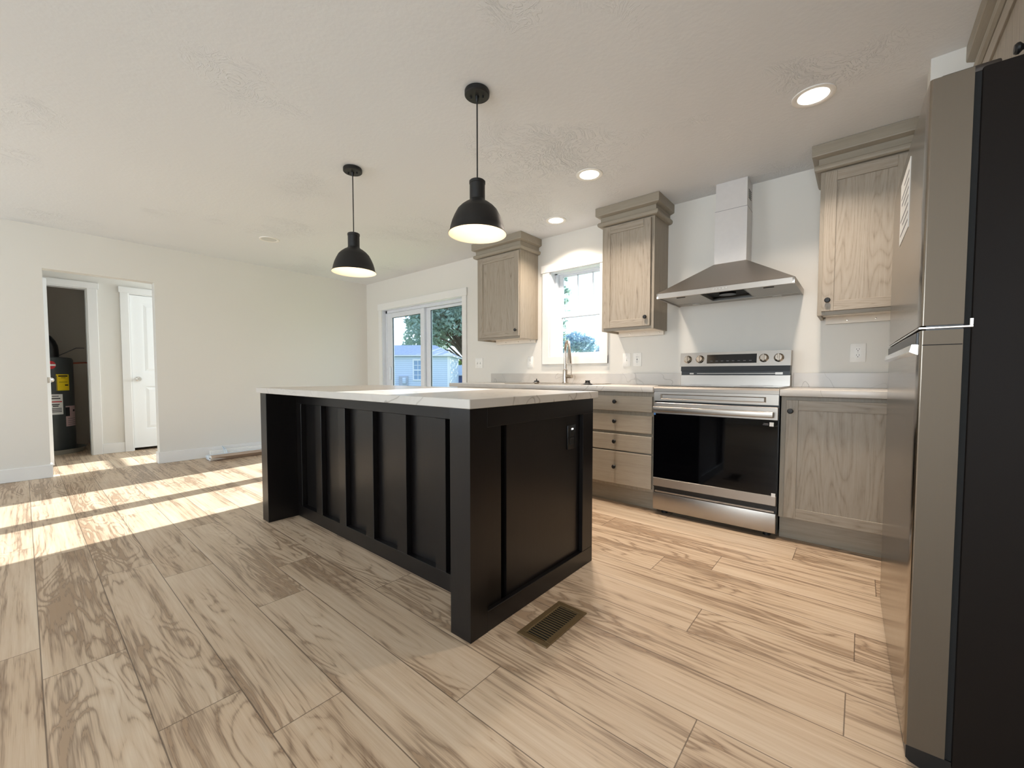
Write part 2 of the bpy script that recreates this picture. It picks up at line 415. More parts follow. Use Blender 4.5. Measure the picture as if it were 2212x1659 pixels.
# floor of planks, each with its own id, joints where the photograph shows them
joint = {0: -2.025, 1: -2.85, 2: -2.598, 3: -1.955, 4: -2.29, 5: -1.707, 6: -1.10, 7: -2.75, 8: -0.493, 9: 0.009, 10: -0.80, 11: -0.56, 12: -1.29, 13: -0.257}
rows = range(-17, 18)
fv, ff, fuv, fid = [], [], [], []
X0F, X1F = -9.0, XR
for k in rows:
    y0 = 0.012 + PW * k; y1 = y0 + PW
    j = joint.get(k, random.uniform(-PL, 0))
    x = j - PL * math.ceil((j - X0F) / PL)
    while x < X1F:
        a, b = max(x, X0F), min(x + PL, X1F)
        ya, yb2 = max(y0, YF - 0.1), min(y1, YB + 0.05)
        if b - a > 0.001 and yb2 > ya:
            i = len(fv); fv += [(a, ya, 0), (b, ya, 0), (b, yb2, 0), (a, yb2, 0)]; ff.append((i, i + 1, i + 2, i + 3))
            fuv += [(a - x, ya - y0), (b - x, ya - y0), (b - x, yb2 - y0), (a - x, yb2 - y0)]; fid.append(random.random())
        x += PL
me = bpy.data.meshes.new('floor'); me.from_pydata(fv, [], ff); uvl = me.uv_layers.new(name='UVMap')
for i, uv in enumerate(fuv): uvl.data[i].uv = uv
at = me.attributes.new('pid', 'FLOAT', 'FACE')
for i, v in enumerate(fid): at.data[i].value = v
me.materials.append(M['floor']); flo = bpy.data.objects.new('floor', me); COL.objects.link(flo)
struct(flo, 'light oak plank floor running through the kitchen and hall', 'floor')

struct(bx(-9.0, XR + 0.12, YF - 0.12, YB + EXT, H, H + 0.12).build('ceiling', 'ceiling'), 'white hand textured ceiling over the whole room', 'ceiling')

# kitchen wall with slider, window and hall window openings
SL = (-5.577, -3.802, 0.0, 1.975); WN = (-2.479, -1.893, 1.187, 2.055); HW = (-7.16, -6.40, 0.95, 2.0)
b = MB()
for x0, x1, z0, z1 in [(-9.0, HW[0], 0, H), (HW[0], HW[1], 0, HW[2]), (HW[0], HW[1], HW[3], H), (HW[1], SL[0], 0, H), (SL[0], SL[1], SL[3], H), (SL[1], WN[0], 0, H), (WN[0], WN[1], 0, WN[2]), (WN[0], WN[1], WN[3], H), (WN[1], XR + 0.12, 0, H)]:
    b.box(x0, x1, YB, YB + EXT, z0, z1)
struct(b.build('wall_back', 'wall'), 'greige kitchen wall behind the range and cabinets, with window and sliding door', 'wall')
OY0, OY1, OZ = 0.154, 0.974, 2.02
b = MB().box(XL2, XL, YF, OY0, 0, H).box(XL2, XL, OY0, OY1, OZ, H).box(XL2, XL, OY1, YB, 0, H)
struct(b.build('wall_left', 'wall'), 'greige left wall with a cased opening into the hall', 'wall')
# hall wall with the closet opening and the closed door's opening
CY0, CY1, CZ = -0.12, 0.543, 2.06; DY0, DY1, DZ = 0.918, 1.69, 2.056
b = MB()
for y0, y1, z0, z1 in [(YF, CY0, 0, H), (CY0, CY1, CZ, H), (CY1, DY0, 0, H), (DY0, DY1, DZ, H), (DY1, YB, 0, H)]:
    b.box(XH - 0.12, XH, y0, y1, z0, z1)
struct(b.build('wall_hall', 'wall'), 'greige hall wall seen through the opening, holding two doorways', 'wall')
b = MB().box(-8.72, -8.60, -0.60, 1.12, 0, H).box(-8.60, XH - 0.12, -0.60, -0.50, 0, H).box(-8.60, XH - 0.12, 0.80, 0.90, 0, H).box(-7.70, -7.60, 0.90, 1.80, 0, H).box(-7.60, XH - .12, 1.74, 1.80, 0, H)  # last two: backing added behind the hall door to darken its bottom gap
struct(b.build('wall_closet', 'closet'), 'shadowy walls of the utility closet behind the water heater, plus an added backing that darkens the hall door gap', 'wall')
struct(bx(XR, XR + 0.12, YF, YB, 0, H).build('wall_right', 'wall'), 'greige right wall behind the refrigerator', 'wall')
struct(bx(0.204, XR, 2.676, 2.80, 0, H).build('wall_alcove', 'wall'), 'short greige wall end beyond the refrigerator', 'wall')
b = MB(); RW = [(-5.9, -3.5), (-1.1, 0.8)]  # RW: invented window openings, put in for the fill lamps
for x0, x1, z0, z1 in [(-9.0, RW[0][0], 0, H), (RW[0][0], RW[0][1], 0, .8), (RW[0][0], RW[0][1], 2.15, H), (RW[0][1], RW[1][0], 0, H), (RW[1][0], RW[1][1], 0, .8), (RW[1][0], RW[1][1], 2.15, H), (RW[1][1], XR + 0.12, 0, H)]:
    b.box(x0, x1, YF - 0.12, YF, z0, z1)
struct(b.build('wall_front', 'wall'), 'greige wall behind the camera with two invented window openings for fill light', 'wall')
for i, (x0, x1) in enumerate(RW):
    xm = (x0 + x1) / 2
    b = MB().box(x0, x0 + .05, YF - .1, YF - .04, .8, 2.15).box(x1 - .05, x1, YF - .1, YF - .04, .8, 2.15).box(x0, x1, YF - .1, YF - .04, .8, .85).box(x0, x1, YF - .1, YF - .04, 2.10, 2.15).box(xm - .03, xm + .03, YF - .1, YF - .04, .85, 2.10)
    struct(b.build('window_%d' % (i + 3), 'vinyl'), 'invented white window frame at the added fill lamp behind the camera, %s one' % ('left', 'right')[i], 'window')

# baseboards and trim
BH, BT = 0.126, 0.014
struct(MB().box(XL, XL + BT, YF, OY0 + BT, 0, BH, bev=.003).box(XL2, XL, OY0, OY0 + BT, 0, BH, bev=.003).build('baseboard_left', 'trim'), 'white baseboard on the left wall before the hall opening', 'baseboard')
struct(MB().box(XL, XL + BT, OY1 - BT, YB, 0, BH, bev=.003).box(XL2, XL, OY1 - BT, OY1, 0, BH, bev=.003).build('baseboard_left.001', 'trim'), 'white baseboard on the left wall beyond the hall opening', 'baseboard')
struct(MB().box(XL + BT, -5.655, YB - BT, YB, 0, BH, bev=.003).box(-3.718, -3.24, YB - BT, YB, 0, BH, bev=.003).build('baseboard_back', 'trim'), 'white baseboard either side of the sliding door', 'baseboard')
struct(MB().box(XH, XH + BT, 0.631, 0.836, 0, BH, bev=.003).build('baseboard_hall', 'trim'), 'short white baseboard between the two hall doorways', 'baseboard')

def casing_y(name, x0, x1, zt, lw, hz, ear, label, bottom=None):
    """flat white casing on the kitchen wall"""
    y0, y1 = YB - 0.018, YB
    b = MB().box(x0, x0 + lw, y0, y1, bottom if bottom else 0, hz, bev=.002).box(x1 - lw, x1, y0, y1, bottom if bottom else 0, hz, bev=.002)
    b.box(x0 - ear, x1 + ear, y0 - .006, y1, hz, zt, bev=.002)
    if bottom: b.box(x0 + .0, x1 - .0, y0 - .0005, y1, bottom, WN[2], bev=.002)
    return struct(b.build(name, 'trim'), label, 'trim')
casing_y('trim_1', -5.652, -3.722, 2.071, 0.076, SL[3], 0.012, 'white flat casing round the sliding glass door')
casing_y('trim_2', -2.570, -1.816, 2.133, 0.086, WN[3], 0.014, 'white flat casing round the window over the sink', 1.11)
def casing_x(name, y0, y1, yo0, yo1, zt, hz, label):
    x0, x1 = XH, XH + 0.018
    b = MB().box(x0, x1, y0, yo0, 0, hz, bev=.002).box(x0, x1, yo1, y1, 0, hz, bev=.002).box(x0, x1 + .006, y0 - .012, y1 + .016, hz, zt, bev=.002)
    b.box(XH - .12, XH, yo0 - .0, yo0 + .012, 0, hz - .012).box(XH - .12, XH, yo1 - .012, yo1, 0, hz - .012).box(XH - .12, XH, yo0, yo1, hz - .012, hz)
    return struct(b.build(name, 'trim'), label, 'trim')
casing_x('trim_3', CY0 - .088, CY1 + .088, CY0, CY1, 2.133, CZ, 'white casing round the open utility closet')
casing_x('trim_4', DY0 - .082, DY1 + .082, DY0, DY1, 2.130, DZ, 'white casing round the closed hall door')

# closed two panel hall door
def panel_door(b, w, h, t, panels):
    """slab in local x(thickness 0..t) y(0..w) z(0..h) with raised panels on the +x face"""
    b.box(0, t - .008, 0, w, 0, h)
    ys = [0, .118, w - .118, w]; prev = 0
    b.box(t - .008, t, 0, .118, 0, h).box(t - .008, t, w - .118, w, 0, h)
    for z0, z1 in panels:
        b.box(t - .008, t, .118, w - .118, prev, z0); prev = z1
        iy0, iy1 = .118, w - .118
        v = [(t - .008, iy0 + .012, z0 + .012), (t - .008, iy1 - .012, z0 + .012), (t - .008, iy1 - .012, z1 - .012), (t - .008, iy0 + .012, z1 - .012),
             (t - .001, iy0 + .045, z0 + .045), (t - .001, iy1 - .045, z0 + .045), (t - .001, iy1 - .045, z1 - .045), (t - .001, iy0 + .045, z1 - .045)]
        b.add(v, [(4, 5, 6, 7), (0, 1, 5, 4), (1, 2, 6, 5), (2, 3, 7, 6), (3, 0, 4, 7)])
    b.box(t - .008, t, .118, w - .118, prev, h)
PANELS = [(.245, .81), (1.0, 1.905)]
d2 = thing('door_2', 'closed white two panel hall door with a round silver knob', 'door', local=True); d2['kind'] = 'structure'
b = MB(); panel_door(b, DY1 - DY0 - .03, 2.005, .035, PANELS); b.build('door_leaf', 'door', d2)
def knob_set(par, y, z, t):
    MB().lathe([(0, .058), (.018, .057), (.027, .046), (.027, .034), (.014, .026), (.011, .012), (.031, .008), (.032, 0)], (t, y, z), 24, 'x').build('knob', 'chrome', par)
knob_set(d2, .062, .909, .035)
d2.location = (XH - .045, DY0 + .014, .035)
# closet door, swung open into the hall
d3 = thing('door_3', 'white utility closet door standing open, seen edge on in the hall', 'door', local=True); d3['kind'] = 'structure'
b = MB(); panel_door(b, .64, 2.02, .035, PANELS); b.build('door_leaf', 'door', d3)
knob_set(d3, .58, .93, .035)
MB().box(.008, .027, .6395, .642, .90, .96).build('latch_plate', 'nickel', d3)
MB().lathe([(0, -.058), (.018, -.057), (.027, -.046), (.027, -.034), (.014, -.026), (.011, -.012), (.031, -.008), (.032, 0)], (0, .58, .93), 24, 'x').build('knob', 'chrome', d3)
d3.rotation_euler = (0, 0, R(-61.3)); d3.location = (XH + .02, CY0 + .012, .012)

# sliding glass door
d1 = thing('door_1', 'white sliding glass door to the back yard', 'door', (SL[0], YB, 0)); d1['kind'] = 'structure'
yf = YB + .06
MB().box(SL[0], SL[0] + .035, yf, YB + EXT, 0, SL[3]).box(SL[1] - .035, SL[1], yf, YB + EXT, 0, SL[3]).box(SL[0], SL[1], yf, YB + EXT, 1.93, SL[3]).box(SL[0], SL[1], yf, YB + EXT, 0, .03).build('door_frame', 'vinyl', d1)
def sash(par, x0, x1, y0, y1, z0, z1, gx0, gx1, gz0, gz1, name='sash', seal='vdark', gl='glass_pane'):
    s = MB().box(x0, gx0, y0, y1, z0, z1, bev=.002).box(gx1, x1, y0, y1, z0, z1, bev=.002).box(gx0, gx1, y0, y1, z0, gz0, bev=.002).box(gx0, gx1, y0, y1, gz1, z1, bev=.002).build(name, 'vinyl', par)
    ym = (y0 + y1) / 2; g = .006
    MB().box(gx0, gx0 + g, ym - .006, ym + .006, gz0, gz1).box(gx1 - g, gx1, ym - .006, ym + .006, gz0, gz1).box(gx0, gx1, ym - .006, ym + .006, gz0, gz0 + g).box(gx0, gx1, ym - .006, ym + .006, gz1 - g, gz1).build('glazing_seal', seal, s)
    MB().box(gx0 + .001, gx1 - .001, ym - .003, ym + .003, gz0 + .001, gz1 - .001).build(gl, 'glass', s)
    return s
sash(d1, SL[0] + .036, -4.648, YB + .062, YB + .098, .03, 1.928, -5.414, -4.729, .12, 1.858, 'sliding_panel')
sash(d1, -4.70, SL[1] - .036, YB + .10, YB + .136, .03, 1.928, -4.56, -3.88, .10, 1.892, 'fixed_panel')
MB().box(-5.465, -5.44, YB + .03, YB + .062, .92, 1.12, bev=.004).build('pull_handle', 'vinyl', d1)

# kitchen window
struct(MB().box(WN[0], WN[0] + .006, YB - .001, YB + .08, WN[2], WN[3]).box(WN[1] - .006, WN[1], YB - .001, YB + .08, WN[2], WN[3]).box(WN[0], WN[1], YB - .001, YB + .08, WN[3] - .006, WN[3]).box(WN[0], WN[1], YB - .001, YB + .08, WN[2], WN[2] + .006).build('trim_5', 'vinyl'), 'white jamb lining inside the sink window opening', 'trim')
struct(MB().box(SL[0], SL[0] + .006, YB - .001, YB + .065, 0, SL[3]).box(SL[1] - .006, SL[1], YB - .001, YB + .065, 0, SL[3]).box(SL[0], SL[1], YB - .001, YB + .065, SL[3] - .006, SL[3]).build('trim_6', 'vinyl'), 'white jamb lining inside the sliding door opening', 'trim')
w1 = thing('window_1', 'white double hung window over the sink with two upright muntins', 'window', (WN[0], YB, WN[2])); w1['kind'] = 'structure'
MB().box(WN[0], WN[0] + .035, YB + .075, YB + EXT, WN[2], WN[3]).box(WN[1] - .015, WN[1], YB + .075, YB + EXT, WN[2], WN[3]).box(WN[0], WN[1], YB + .075, YB + EXT, WN[2], WN[2] + .012).box(WN[0], WN[1], YB + .075, YB + EXT, WN[3] - .015, WN[3]).build('window_frame', 'vinyl', w1)
us = sash(w1, WN[0] + .035, WN[1] - .012, YB + .112, YB + .14, 1.62, WN[3] - .012, -2.402, -1.90, 1.645, 2.02, 'upper_sash', 'vinyl')
MB().box(-2.232, -2.220, YB + .120, YB + .134, 1.645, 2.02).box(-2.058, -2.046, YB + .120, YB + .134, 1.645, 2.02).build('muntin', 'vinyl', us)
sash(w1, WN[0] + .032, WN[1] - .012, YB + .08, YB + .11, WN[2] + .004, 1.652, -2.392, -1.905, 1.222, 1.592, 'lower_sash', 'vinyl')
# hall window
w2 = thing('window_2', 'white window at the end of the hall, letting sun onto the hall floor', 'window', (HW[0], YB, HW[2])); w2['kind'] = 'structure'
sash(w2, HW[0], HW[1], YB + .07, YB + .11, HW[2], HW[3], HW[0] + .05, HW[1] - .05, HW[2] + .05, HW[3] - .05, 'sash')
MB().box(HW[0] + .05, HW[1] - .05, YB + .075, YB + .105, 1.20, 1.25).build('meeting_rail', 'vinyl', w2)

# ---------------------------------------------------------------- cabinet parts
def shaker(b, x0, x1, z0, z1, y, t=.019, sw=.06, rec=.008, mat='oak'):
    """shaker door, front at y, thickness t going to +y"""
    b.mat(mat)
    b.box(x0, x0 + sw, y, y + t, z0, z1, bev=.0015, grain='z').box(x1 - sw, x1, y, y + t, z0, z1, bev=.0015, grain='z')
    b.box(x0 + sw, x1 - sw, y, y + t, z0, z0 + sw, bev=.0012, grain='x').box(x0 + sw, x1 - sw, y, y + t, z1 - sw, z1, bev=.0012, grain='x')
    b.box(x0 + sw - .002, x1 - sw + .002, y + rec, y + t, z0 + sw - .002, z1 - sw + .002, grain='z')
def black_knob(par, x, y, z, mat='blk', r=.0155):
    return MB().lathe([(0, -.029), (r * .75, -.028), (r, -.023), (r, -.018), (r * .55, -.012), (.006, -.006), (.008, 0)], (x, y, z), 20, 'y').build('knob', mat, par)
CROWN = [(0, 2.258), (.020, 2.260), (.030, 2.266), (.034, 2.277), (.034, 2.287), (.028, 2.297), (.012, 2.301), (.012, 2.338), (.026, 2.343), (.044, 2.350), (.046, 2.356), (.046, 2.417), (0, 2.417)]
def crown(par, x0, x1, yf, yb, mat='crown'):
    vs, fs = [], []; n = len(CROWN)
    for o, z in CROWN:
        vs += [(x0 - o, yb, z), (x0 - o, yf - o, z), (x1 + o, yf - o, z), (x1 + o, yb, z)]
    for i in range(n):
        j = (i + 1) % n
        for k in range(3): fs.append((4 * i + k, 4 * i + k + 1, 4 * j + k + 1, 4 * j + k))
    fs += [tuple(4 * i for i in range(n)), tuple(4 * i + 3 for i in reversed(range(n)))]
    return MB().add(vs, fs, 'x').build('crown_moulding', mat, par)
def upper_cabinet(label, x0, x1, dx0, dx1, z0, yf, yb, kx, kz, doors=None, group='upper cabinets', local=False, dz=(1.397, 2.246), loc=None, rail=True):
    t = thing('wall_cabinet', label, 'cabinet', loc or (x0, yb, z0), group, local)
    b = MB().mat('oakframe')
    b.box(x0, x0 + .018, yf + .019, yb, z0, 2.40, bev=.001).box(x1 - .018, x1, yf + .019, yb, z0, 2.40, bev=.001)
    b.box(x0 + .018, x1 - .018, yf + .02, yb, 2.36, 2.40).box(x0 + .018, x1 - .018, yb - .012, yb, z0 + .012, 2.36)
    b.box(x0, x0 + .04, yf, yf + .019, z0, 2.40, bev=.001).box(x1 - .04, x1, yf, yf + .019, z0, 2.40, bev=.001)
    b.box(x0 + .04, x1 - .04, yf, yf + .019, z0, z0 + .04, bev=.001, grain='x').box(x0 + .04, x1 - .04, yf, yf + .019, 2.21, 2.40, grain='x')
    b.build('carcass', None, t)
    MB().box(x0 + .018, x1 - .018, yf + .019, yb - .012, z0 + .018, z0 + .030).build('bottom_panel', 'maple', t)
    if rail:
        r = MB().mat('maple').box(x0 + .03, x1 - .018, yb - .035, yb - .012, z0 - .030, z0 + .018)
        r.mat('nickel')
        for q in (.3, .6, .88): r.lathe([(0, -.0015), (.004, -.0012), (.0045, 0)], (x0 + (x1 - x0) * q, yb - .035, z0 - .010), 10, 'y')
        r.build('hanging_rail', None, t)
    crown(t, x0, x1, yf, yb)
    for i, (a, c, kk) in enumerate(doors or [(dx0, dx1, kx)]):
        b = MB(); shaker(b, a, c, dz[0], dz[1], yf - .020); d = b.build('door', None, t)
        black_knob(d, kk, yf - .020, kz)
    return t
UY = 3.254
upper_cabinet('grey oak wall cabinet between the sliding door and the sink window', -3.240, -2.638, -3.203, -2.643, 1.3736, UY, YB, -2.675, 1.455)
upper_cabinet('narrow grey oak wall cabinet between the sink window and the range hood', -1.7263, -1.2712, -1.703, -1.296, 1.3736, UY, YB, -1.330, 1.464)
upper_cabinet('grey oak wall cabinet right of the range hood, next to the refrigerator', -0.222, 0.255, -0.200, 0.190, 1.3736, UY, YB, -0.170, 1.462)

# ---------------------------------------------------------------- base cabinets, counters
CT, CB, CF = 0.915, 0.876, 2.893
FY = 2.95                                   # face frame plane of the base run
def base_carcass(t, x0, x1, toe=.139):
    b = MB().mat('oakframe').box(x0, x1, FY, YB - .003, toe, .874, bev=.001)
    b.build('carcass', None, t)
    MB().box(x0, x1, FY + .055, FY + .075, 0, toe, grain='x').build('toe_kick', 'oakframe', t)
dc = thing('base_cabinet', 'grey oak drawer base with four drawers left of the range', 'cabinet', (-1.74, FY, 0), 'base cabinets')
base_carcass(dc, -1.74, -1.131)
for z0, z1, kz in [(.727, .843, .797), (.570, .700, .647), (.424, .548, .491), (.163, .414, .296)]:
    d = MB().mat('oakflat').box(-1.724, -1.146, FY - .020, FY - .001, z0, z1, bev=.003, grain='x').build('drawer', None, dc)
    black_knob(d, -1.434, FY - .020, kz)
sc = thing('base_cabinet', 'grey oak sink base with two doors hidden behind the island', 'cabinet', (-2.64, FY, 0), 'base cabinets')
base_carcass(sc, -2.64, -1.742)
for a, c, kk in [(-2.62, -2.20, -2.235), (-2.18, -1.76, -2.145)]:
    b = MB(); shaker(b, a, c, .163, .843, FY - .020); d = b.build('door', None, sc); black_knob(d, kk, FY - .020, .79)
lc = thing('base_cabinet', 'grey oak base cabinet at the left end of the counter by the sliding door', 'cabinet', (-3.24, FY, 0), 'base cabinets')
base_carcass(lc, -3.24, -2.642)
b = MB(); shaker(b, -3.215, -2.66, .163, .843, FY - .020); d = b.build('door', None, lc); black_knob(d, -2.70, FY - .020, .79)
rc = thing('base_cabinet', 'grey oak base cabinet with one wide door between range and refrigerator', 'cabinet', (-.364, FY, 0), 'base cabinets')
base_carcass(rc, -.362, .40)
b = MB(); shaker(b, -.335, .175, .148, .852, FY - .020); d = b.build('door', None, rc); black_knob(d, -.312, FY - .020, .788)

t = tag(bx(-3.305, -1.1295, CF, YB - .001, CB, CT, bev=.003, seg=2).build('countertop', 'quartz', None, (-3.305, CF, CB)), 'white veined quartz countertop on the sink run', 'countertop', 'kitchen countertops')
MB().box(-3.305, -1.1295, YB - .020, YB - .001, CT, 1.016, bev=.002).build('backsplash', 'quartz', t)
t = tag(bx(-.3645, .40, CF, YB - .001, CB, CT, bev=.003, seg=2).build('countertop', 'quartz', None, (-.3645, CF, CB)), 'white veined quartz countertop between range and refrigerator', 'countertop', 'kitchen countertops')
MB().box(-.3645, .40, YB - .020, YB - .001, CT, 1.016, bev=.002).build('backsplash', 'quartz', t)

# sink, faucet, strainer and stopper
SX0, SX1, SY0, SY1 = -2.595, -1.755, 2.965, 3.505
sk = thing('kitchen_sink', 'stainless drop-in sink set in the counter under the window', 'sink', (-2.175, 3.2, CT))
b = MB().box(SX0, SX1, SY0, SY0 + .035, CT + .0005, CT + .006, bev=.002).box(SX0, SX1, SY1 - .11, SY1, CT + .0005, CT + .006, bev=.002)
b.box(SX0, SX0 + .035, SY0 + .03, SY1 - .1, CT + .0005, CT + .006, bev=.002).box(SX1 - .035, SX1, SY0 + .03, SY1 - .1, CT + .0005, CT + .006, bev=.002)
b.build('rim', 'nickel', sk)
b = MB(); x0, x1, y0, y1 = SX0 + .035, SX1 - .035, SY0 + .035, SY1 - .11
b.add([(x0, y0, CT + .002), (x1, y0, CT + .002), (x1, y1, CT + .002), (x0, y1, CT + .002), (x0 + .02, y0 + .02, CT + .0008), (x1 - .02, y0 + .02, CT + .0008), (x1 - .02, y1 - .02, CT + .0008), (x0 + .02, y1 - .02, CT + .0008)], [(0, 1, 5, 4), (1, 2, 6, 5), (2, 3, 7, 6), (3, 0, 4, 7), (4, 5, 6, 7)])
b.build('basin', 'steel', sk)
FX, FYC = -2.205, 3.42; RZ = CT + .006
fa = thing('faucet', 'brushed nickel pull-down faucet standing at the sink under the window', 'faucet', (FX, FYC, RZ))
MB().lathe([(.030, 0), (.030, .006), (.024, .012), (.023, .12), (.021, .13), (.0145, .135)], (FX, FYC, RZ), 24).build('base', 'nickel', fa)
dirx, diry = .105, -.095
pts = [(FX, FYC, RZ + .13), (FX, FYC, RZ + .30)]
for i in range(1, 13):
    a = math.pi * i / 12 * 0.95; q = (1 - math.cos(a)) / 2; pts.append((FX + dirx * q, FYC + diry * q, RZ + .30 + .10 * math.sin(a)))
MB().tube(pts, .0135, 14).build('spout', 'nickel', fa)
e = Vector(pts[-1]); sp = e + Vector((dirx * .09, diry * .09, -.13))
MB().tube([e, e + (sp - e) * .15, e + (sp - e) * .3, sp], [.0145, .016, .019, .022], 16).build('spray_head', 'nickel', fa)
MB().tube([(FX, FYC, RZ + .065), (FX + .088, FYC - .02, RZ + .065)], .018, 16).build('valve', 'nickel', fa)
MB().tube([(FX + .078, FYC - .018, RZ + .07), (FX + .081, FYC - .019, RZ + .175)], .0055, 10).build('lever', 'nickel', fa)
st = thing('sink_strainer', 'small basket strainer with black post on the left edge of the sink', 'strainer', (-2.314, 3.10, CT + .002))
MB().lathe([(.018, .002), (.024, .012), (.034, .016), (.034, .020)], (-2.314, 3.10, CT), 20).build('basket', 'nickel', st)
MB().lathe([(.024, .020), (.024, .030), (.006, .034), (.0035, .050), (0, .051)], (-2.314, 3.10, CT), 16).build('rubber_stopper', 'blk', st)
tag(MB().lathe([(.040, .0035), (.040, .0075), (.026, .014), (.018, .030), (.021, .034), (.021, .038)], (-1.768, 3.09, CT), 24).build('sink_stopper', 'blk', None, (-1.768, 3.09, CT + .004)), 'black rubber flange stopper at the right edge of the sink', 'stopper')

# ---------------------------------------------------------------- range
RX0, RX1, RY = -1.1275, -.3665, 2.910
ra = thing('electric_range', 'stainless steel slide-in range with black glass oven door', 'range', (RX0, RY, 0))
MB().mat('blkpl').box(RX0 + .002, RX1 - .001, RY + .022, 3.50, .03, .905).mat('dgrey').box(RX0, RX1, 3.49, 3.545, .03, .915).build('body', None, ra)
for x in (RX0 + .06, RX1 - .06):
    for y in (RY + .08, 3.42): MB().cyl((x, y, 0), .022, .031, n=16).build('foot', 'blk', ra)
d = MB().box(RX0 + .002, RX1 - .004, RY + .002, RY + .022, .036, .158, bev=.004, seg=2).build('storage_drawer', 'steel', ra)
MB().box(RX0 + .012, RX1 - .014, RY + .012, RY + .03, .159, .172, bev=.002).build('drawer_pull', 'steel', d)
dr = MB().mat('steel').box(RX0 + .002, RX1 - .004, RY, RY + .030, .205, .268, bev=.003).box(RX0 + .002, RX1 - .004, RY, RY + .030, .726, .806, bev=.003).mat('blkpl').box(RX0 + .002, RX1 - .004, RY + .006, RY + .034, .2, .80).build('oven_door', None, ra)
MB().box(RX0 + .003, RX1 - .005, RY + .0005, RY + .008, .268, .726).build('oven_window', 'blkgl', dr)
hd = MB().box(RX0 + .010, RX1 - .022, RY - .048, RY - .030, .744, .780, bev=.006, seg=3).build('handle', 'steel', dr)
for x in (RX0 + .03, RX1 - .072): MB().box(x, x + .03, RY - .032, RY + .004, .748, .776, bev=.003).build('handle_bracket', 'steel', hd)
MB().box(RX1 - .048, RX1 - .026, RY - .0012, RY + .001, .690, .714).build('sticker', 'paper', dr)
MB().box(RX1 - .083, RX1 - .054, RY - .0006, RY + .001, .696, .699).box(RX1 - .080, RX1 - .054, RY - .0006, RY + .001, .704, .707).build('sticker_text', 'greyink', dr)
MB().box(RX1 - .030, RX1 - .008, RY - .0012, RY + .001, .262, .284).build('sticker', 'paper', dr)
MB().box(RX0 + .003, RX0 + .016, RY - .0012, RY + .001, .716, .730).build('energy_sticker', 'blue', dr)
# front panel below the cooktop with its pressed rectangle
fp = MB(); zb, zt, xa, xb = .818, .882, RX0 + .002, RX1 - .004; i0, i1, j0, j1 = xa + .045, xb - .065, .831, .866
fp.add([(xa, RY, zb), (xb, RY, zb), (xb, RY, zt), (xa, RY, zt), (i0, RY, j0), (i1, RY, j0), (i1, RY, j1), (i0, RY, j1), (i0 + .012, RY + .008, j0 + .006), (i1 - .012, RY + .008, j0 + .006), (i1 - .012, RY + .008, j1 - .006), (i0 + .012, RY + .008, j1 - .006)],
       [(0, 1, 5, 4), (1, 2, 6, 5), (2, 3, 7, 6), (3, 0, 4, 7), (4, 5, 9, 8), (5, 6, 10, 9), (6, 7, 11, 10), (7, 4, 8, 11), (8, 9, 10, 11)])
fp.box(xa, xb, RY + .012, RY + .025, zb, zt); fp.build('front_panel', 'steel', ra)
ct = MB().mat('steel').prism([(RY - .002, .884), (RY - .003, .905), (RY + .004, .917), (RY + .03, .922), (3.47, .922), (3.47, .900), (RY + .02, .884)], RX0, RX1 - .002, 'x', 'x').mat('blkgl').box(RX0 + .012, RX1 - .014, RY + .045, 3.455, .922, .9245, bev=.001).build('cooktop', None, ra)
for x, y, r in [(-.93, 3.07, .10), (-.56, 3.07, .085), (-.93, 3.33, .075), (-.56, 3.33, .10)]:
    b = MB(); b.lathe([(r, 0), (r, .0003), (r - .003, .0004), (r - .003, 0)], (x, y, .9245), 40, caps=False); b.build('burner_ring', 'greyink', ct)
bg = MB().mat('steel').box(RX0 + .006, RX1 - .008, 3.462, 3.545, .922, 1.000, bev=.002, grain='x').mat('blkpl').box(RX0 + .010, RX1 - .012, 3.470, 3.545, 1.0, 1.07).mat('blk').box(RX0 + .010, RX1 - .012, 3.455, 3.475, 1.030, 1.070).mat('steel')
bg.prism([(3.452, 1.068), (3.466, 1.176), (3.545, 1.176), (3.545, 1.068)], RX0 + .002, RX1 - .008, 'x', 'x')
bg = bg.box(RX0 + .075, RX0 + .105, 3.466, 3.472, 1.006, 1.016).box(RX0 + .13, RX1 - .10, 3.466, 3.472, 1.010, 1.014).box(RX1 - .10, RX1 - .055, 3.466, 3.474, 1.004, 1.020).build('backguard', None, ra)
sl = R(7.4)
def on_panel(x, z): return Matrix.Translation((x, 3.452 + (z - 1.068) * math.tan(sl), z)) @ Matrix.Rotation(-sl, 4, 'X')
ds = MB().box(-.170, .170, -.0015, .002, -.034, .034, xf=on_panel(-.753, 1.123)).build('display', 'screen', bg)
for i in range(8):
    MB().box(-.145 + i * .038, -.128 + i * .038, -.0020, -.001, -.018, -.014, xf=on_panel(-.753, 1.123)).build('touch_key', 'greyink', ds)
for i, x in enumerate((-1.065, -.973, -.537, -.445)):
    kb = MB().lathe([(.031, 0), (.031, -.006), (.026, -.010), (.024, -.026), (.020, -.030), (0, -.030)], (0, 0, 0), 24, 'y', on_panel(x, 1.123)).box(-.006, .006, -.038, -.026, -.026, .026, bev=.002, xf=on_panel(x, 1.123)).build('control_knob', 'nickel', bg)

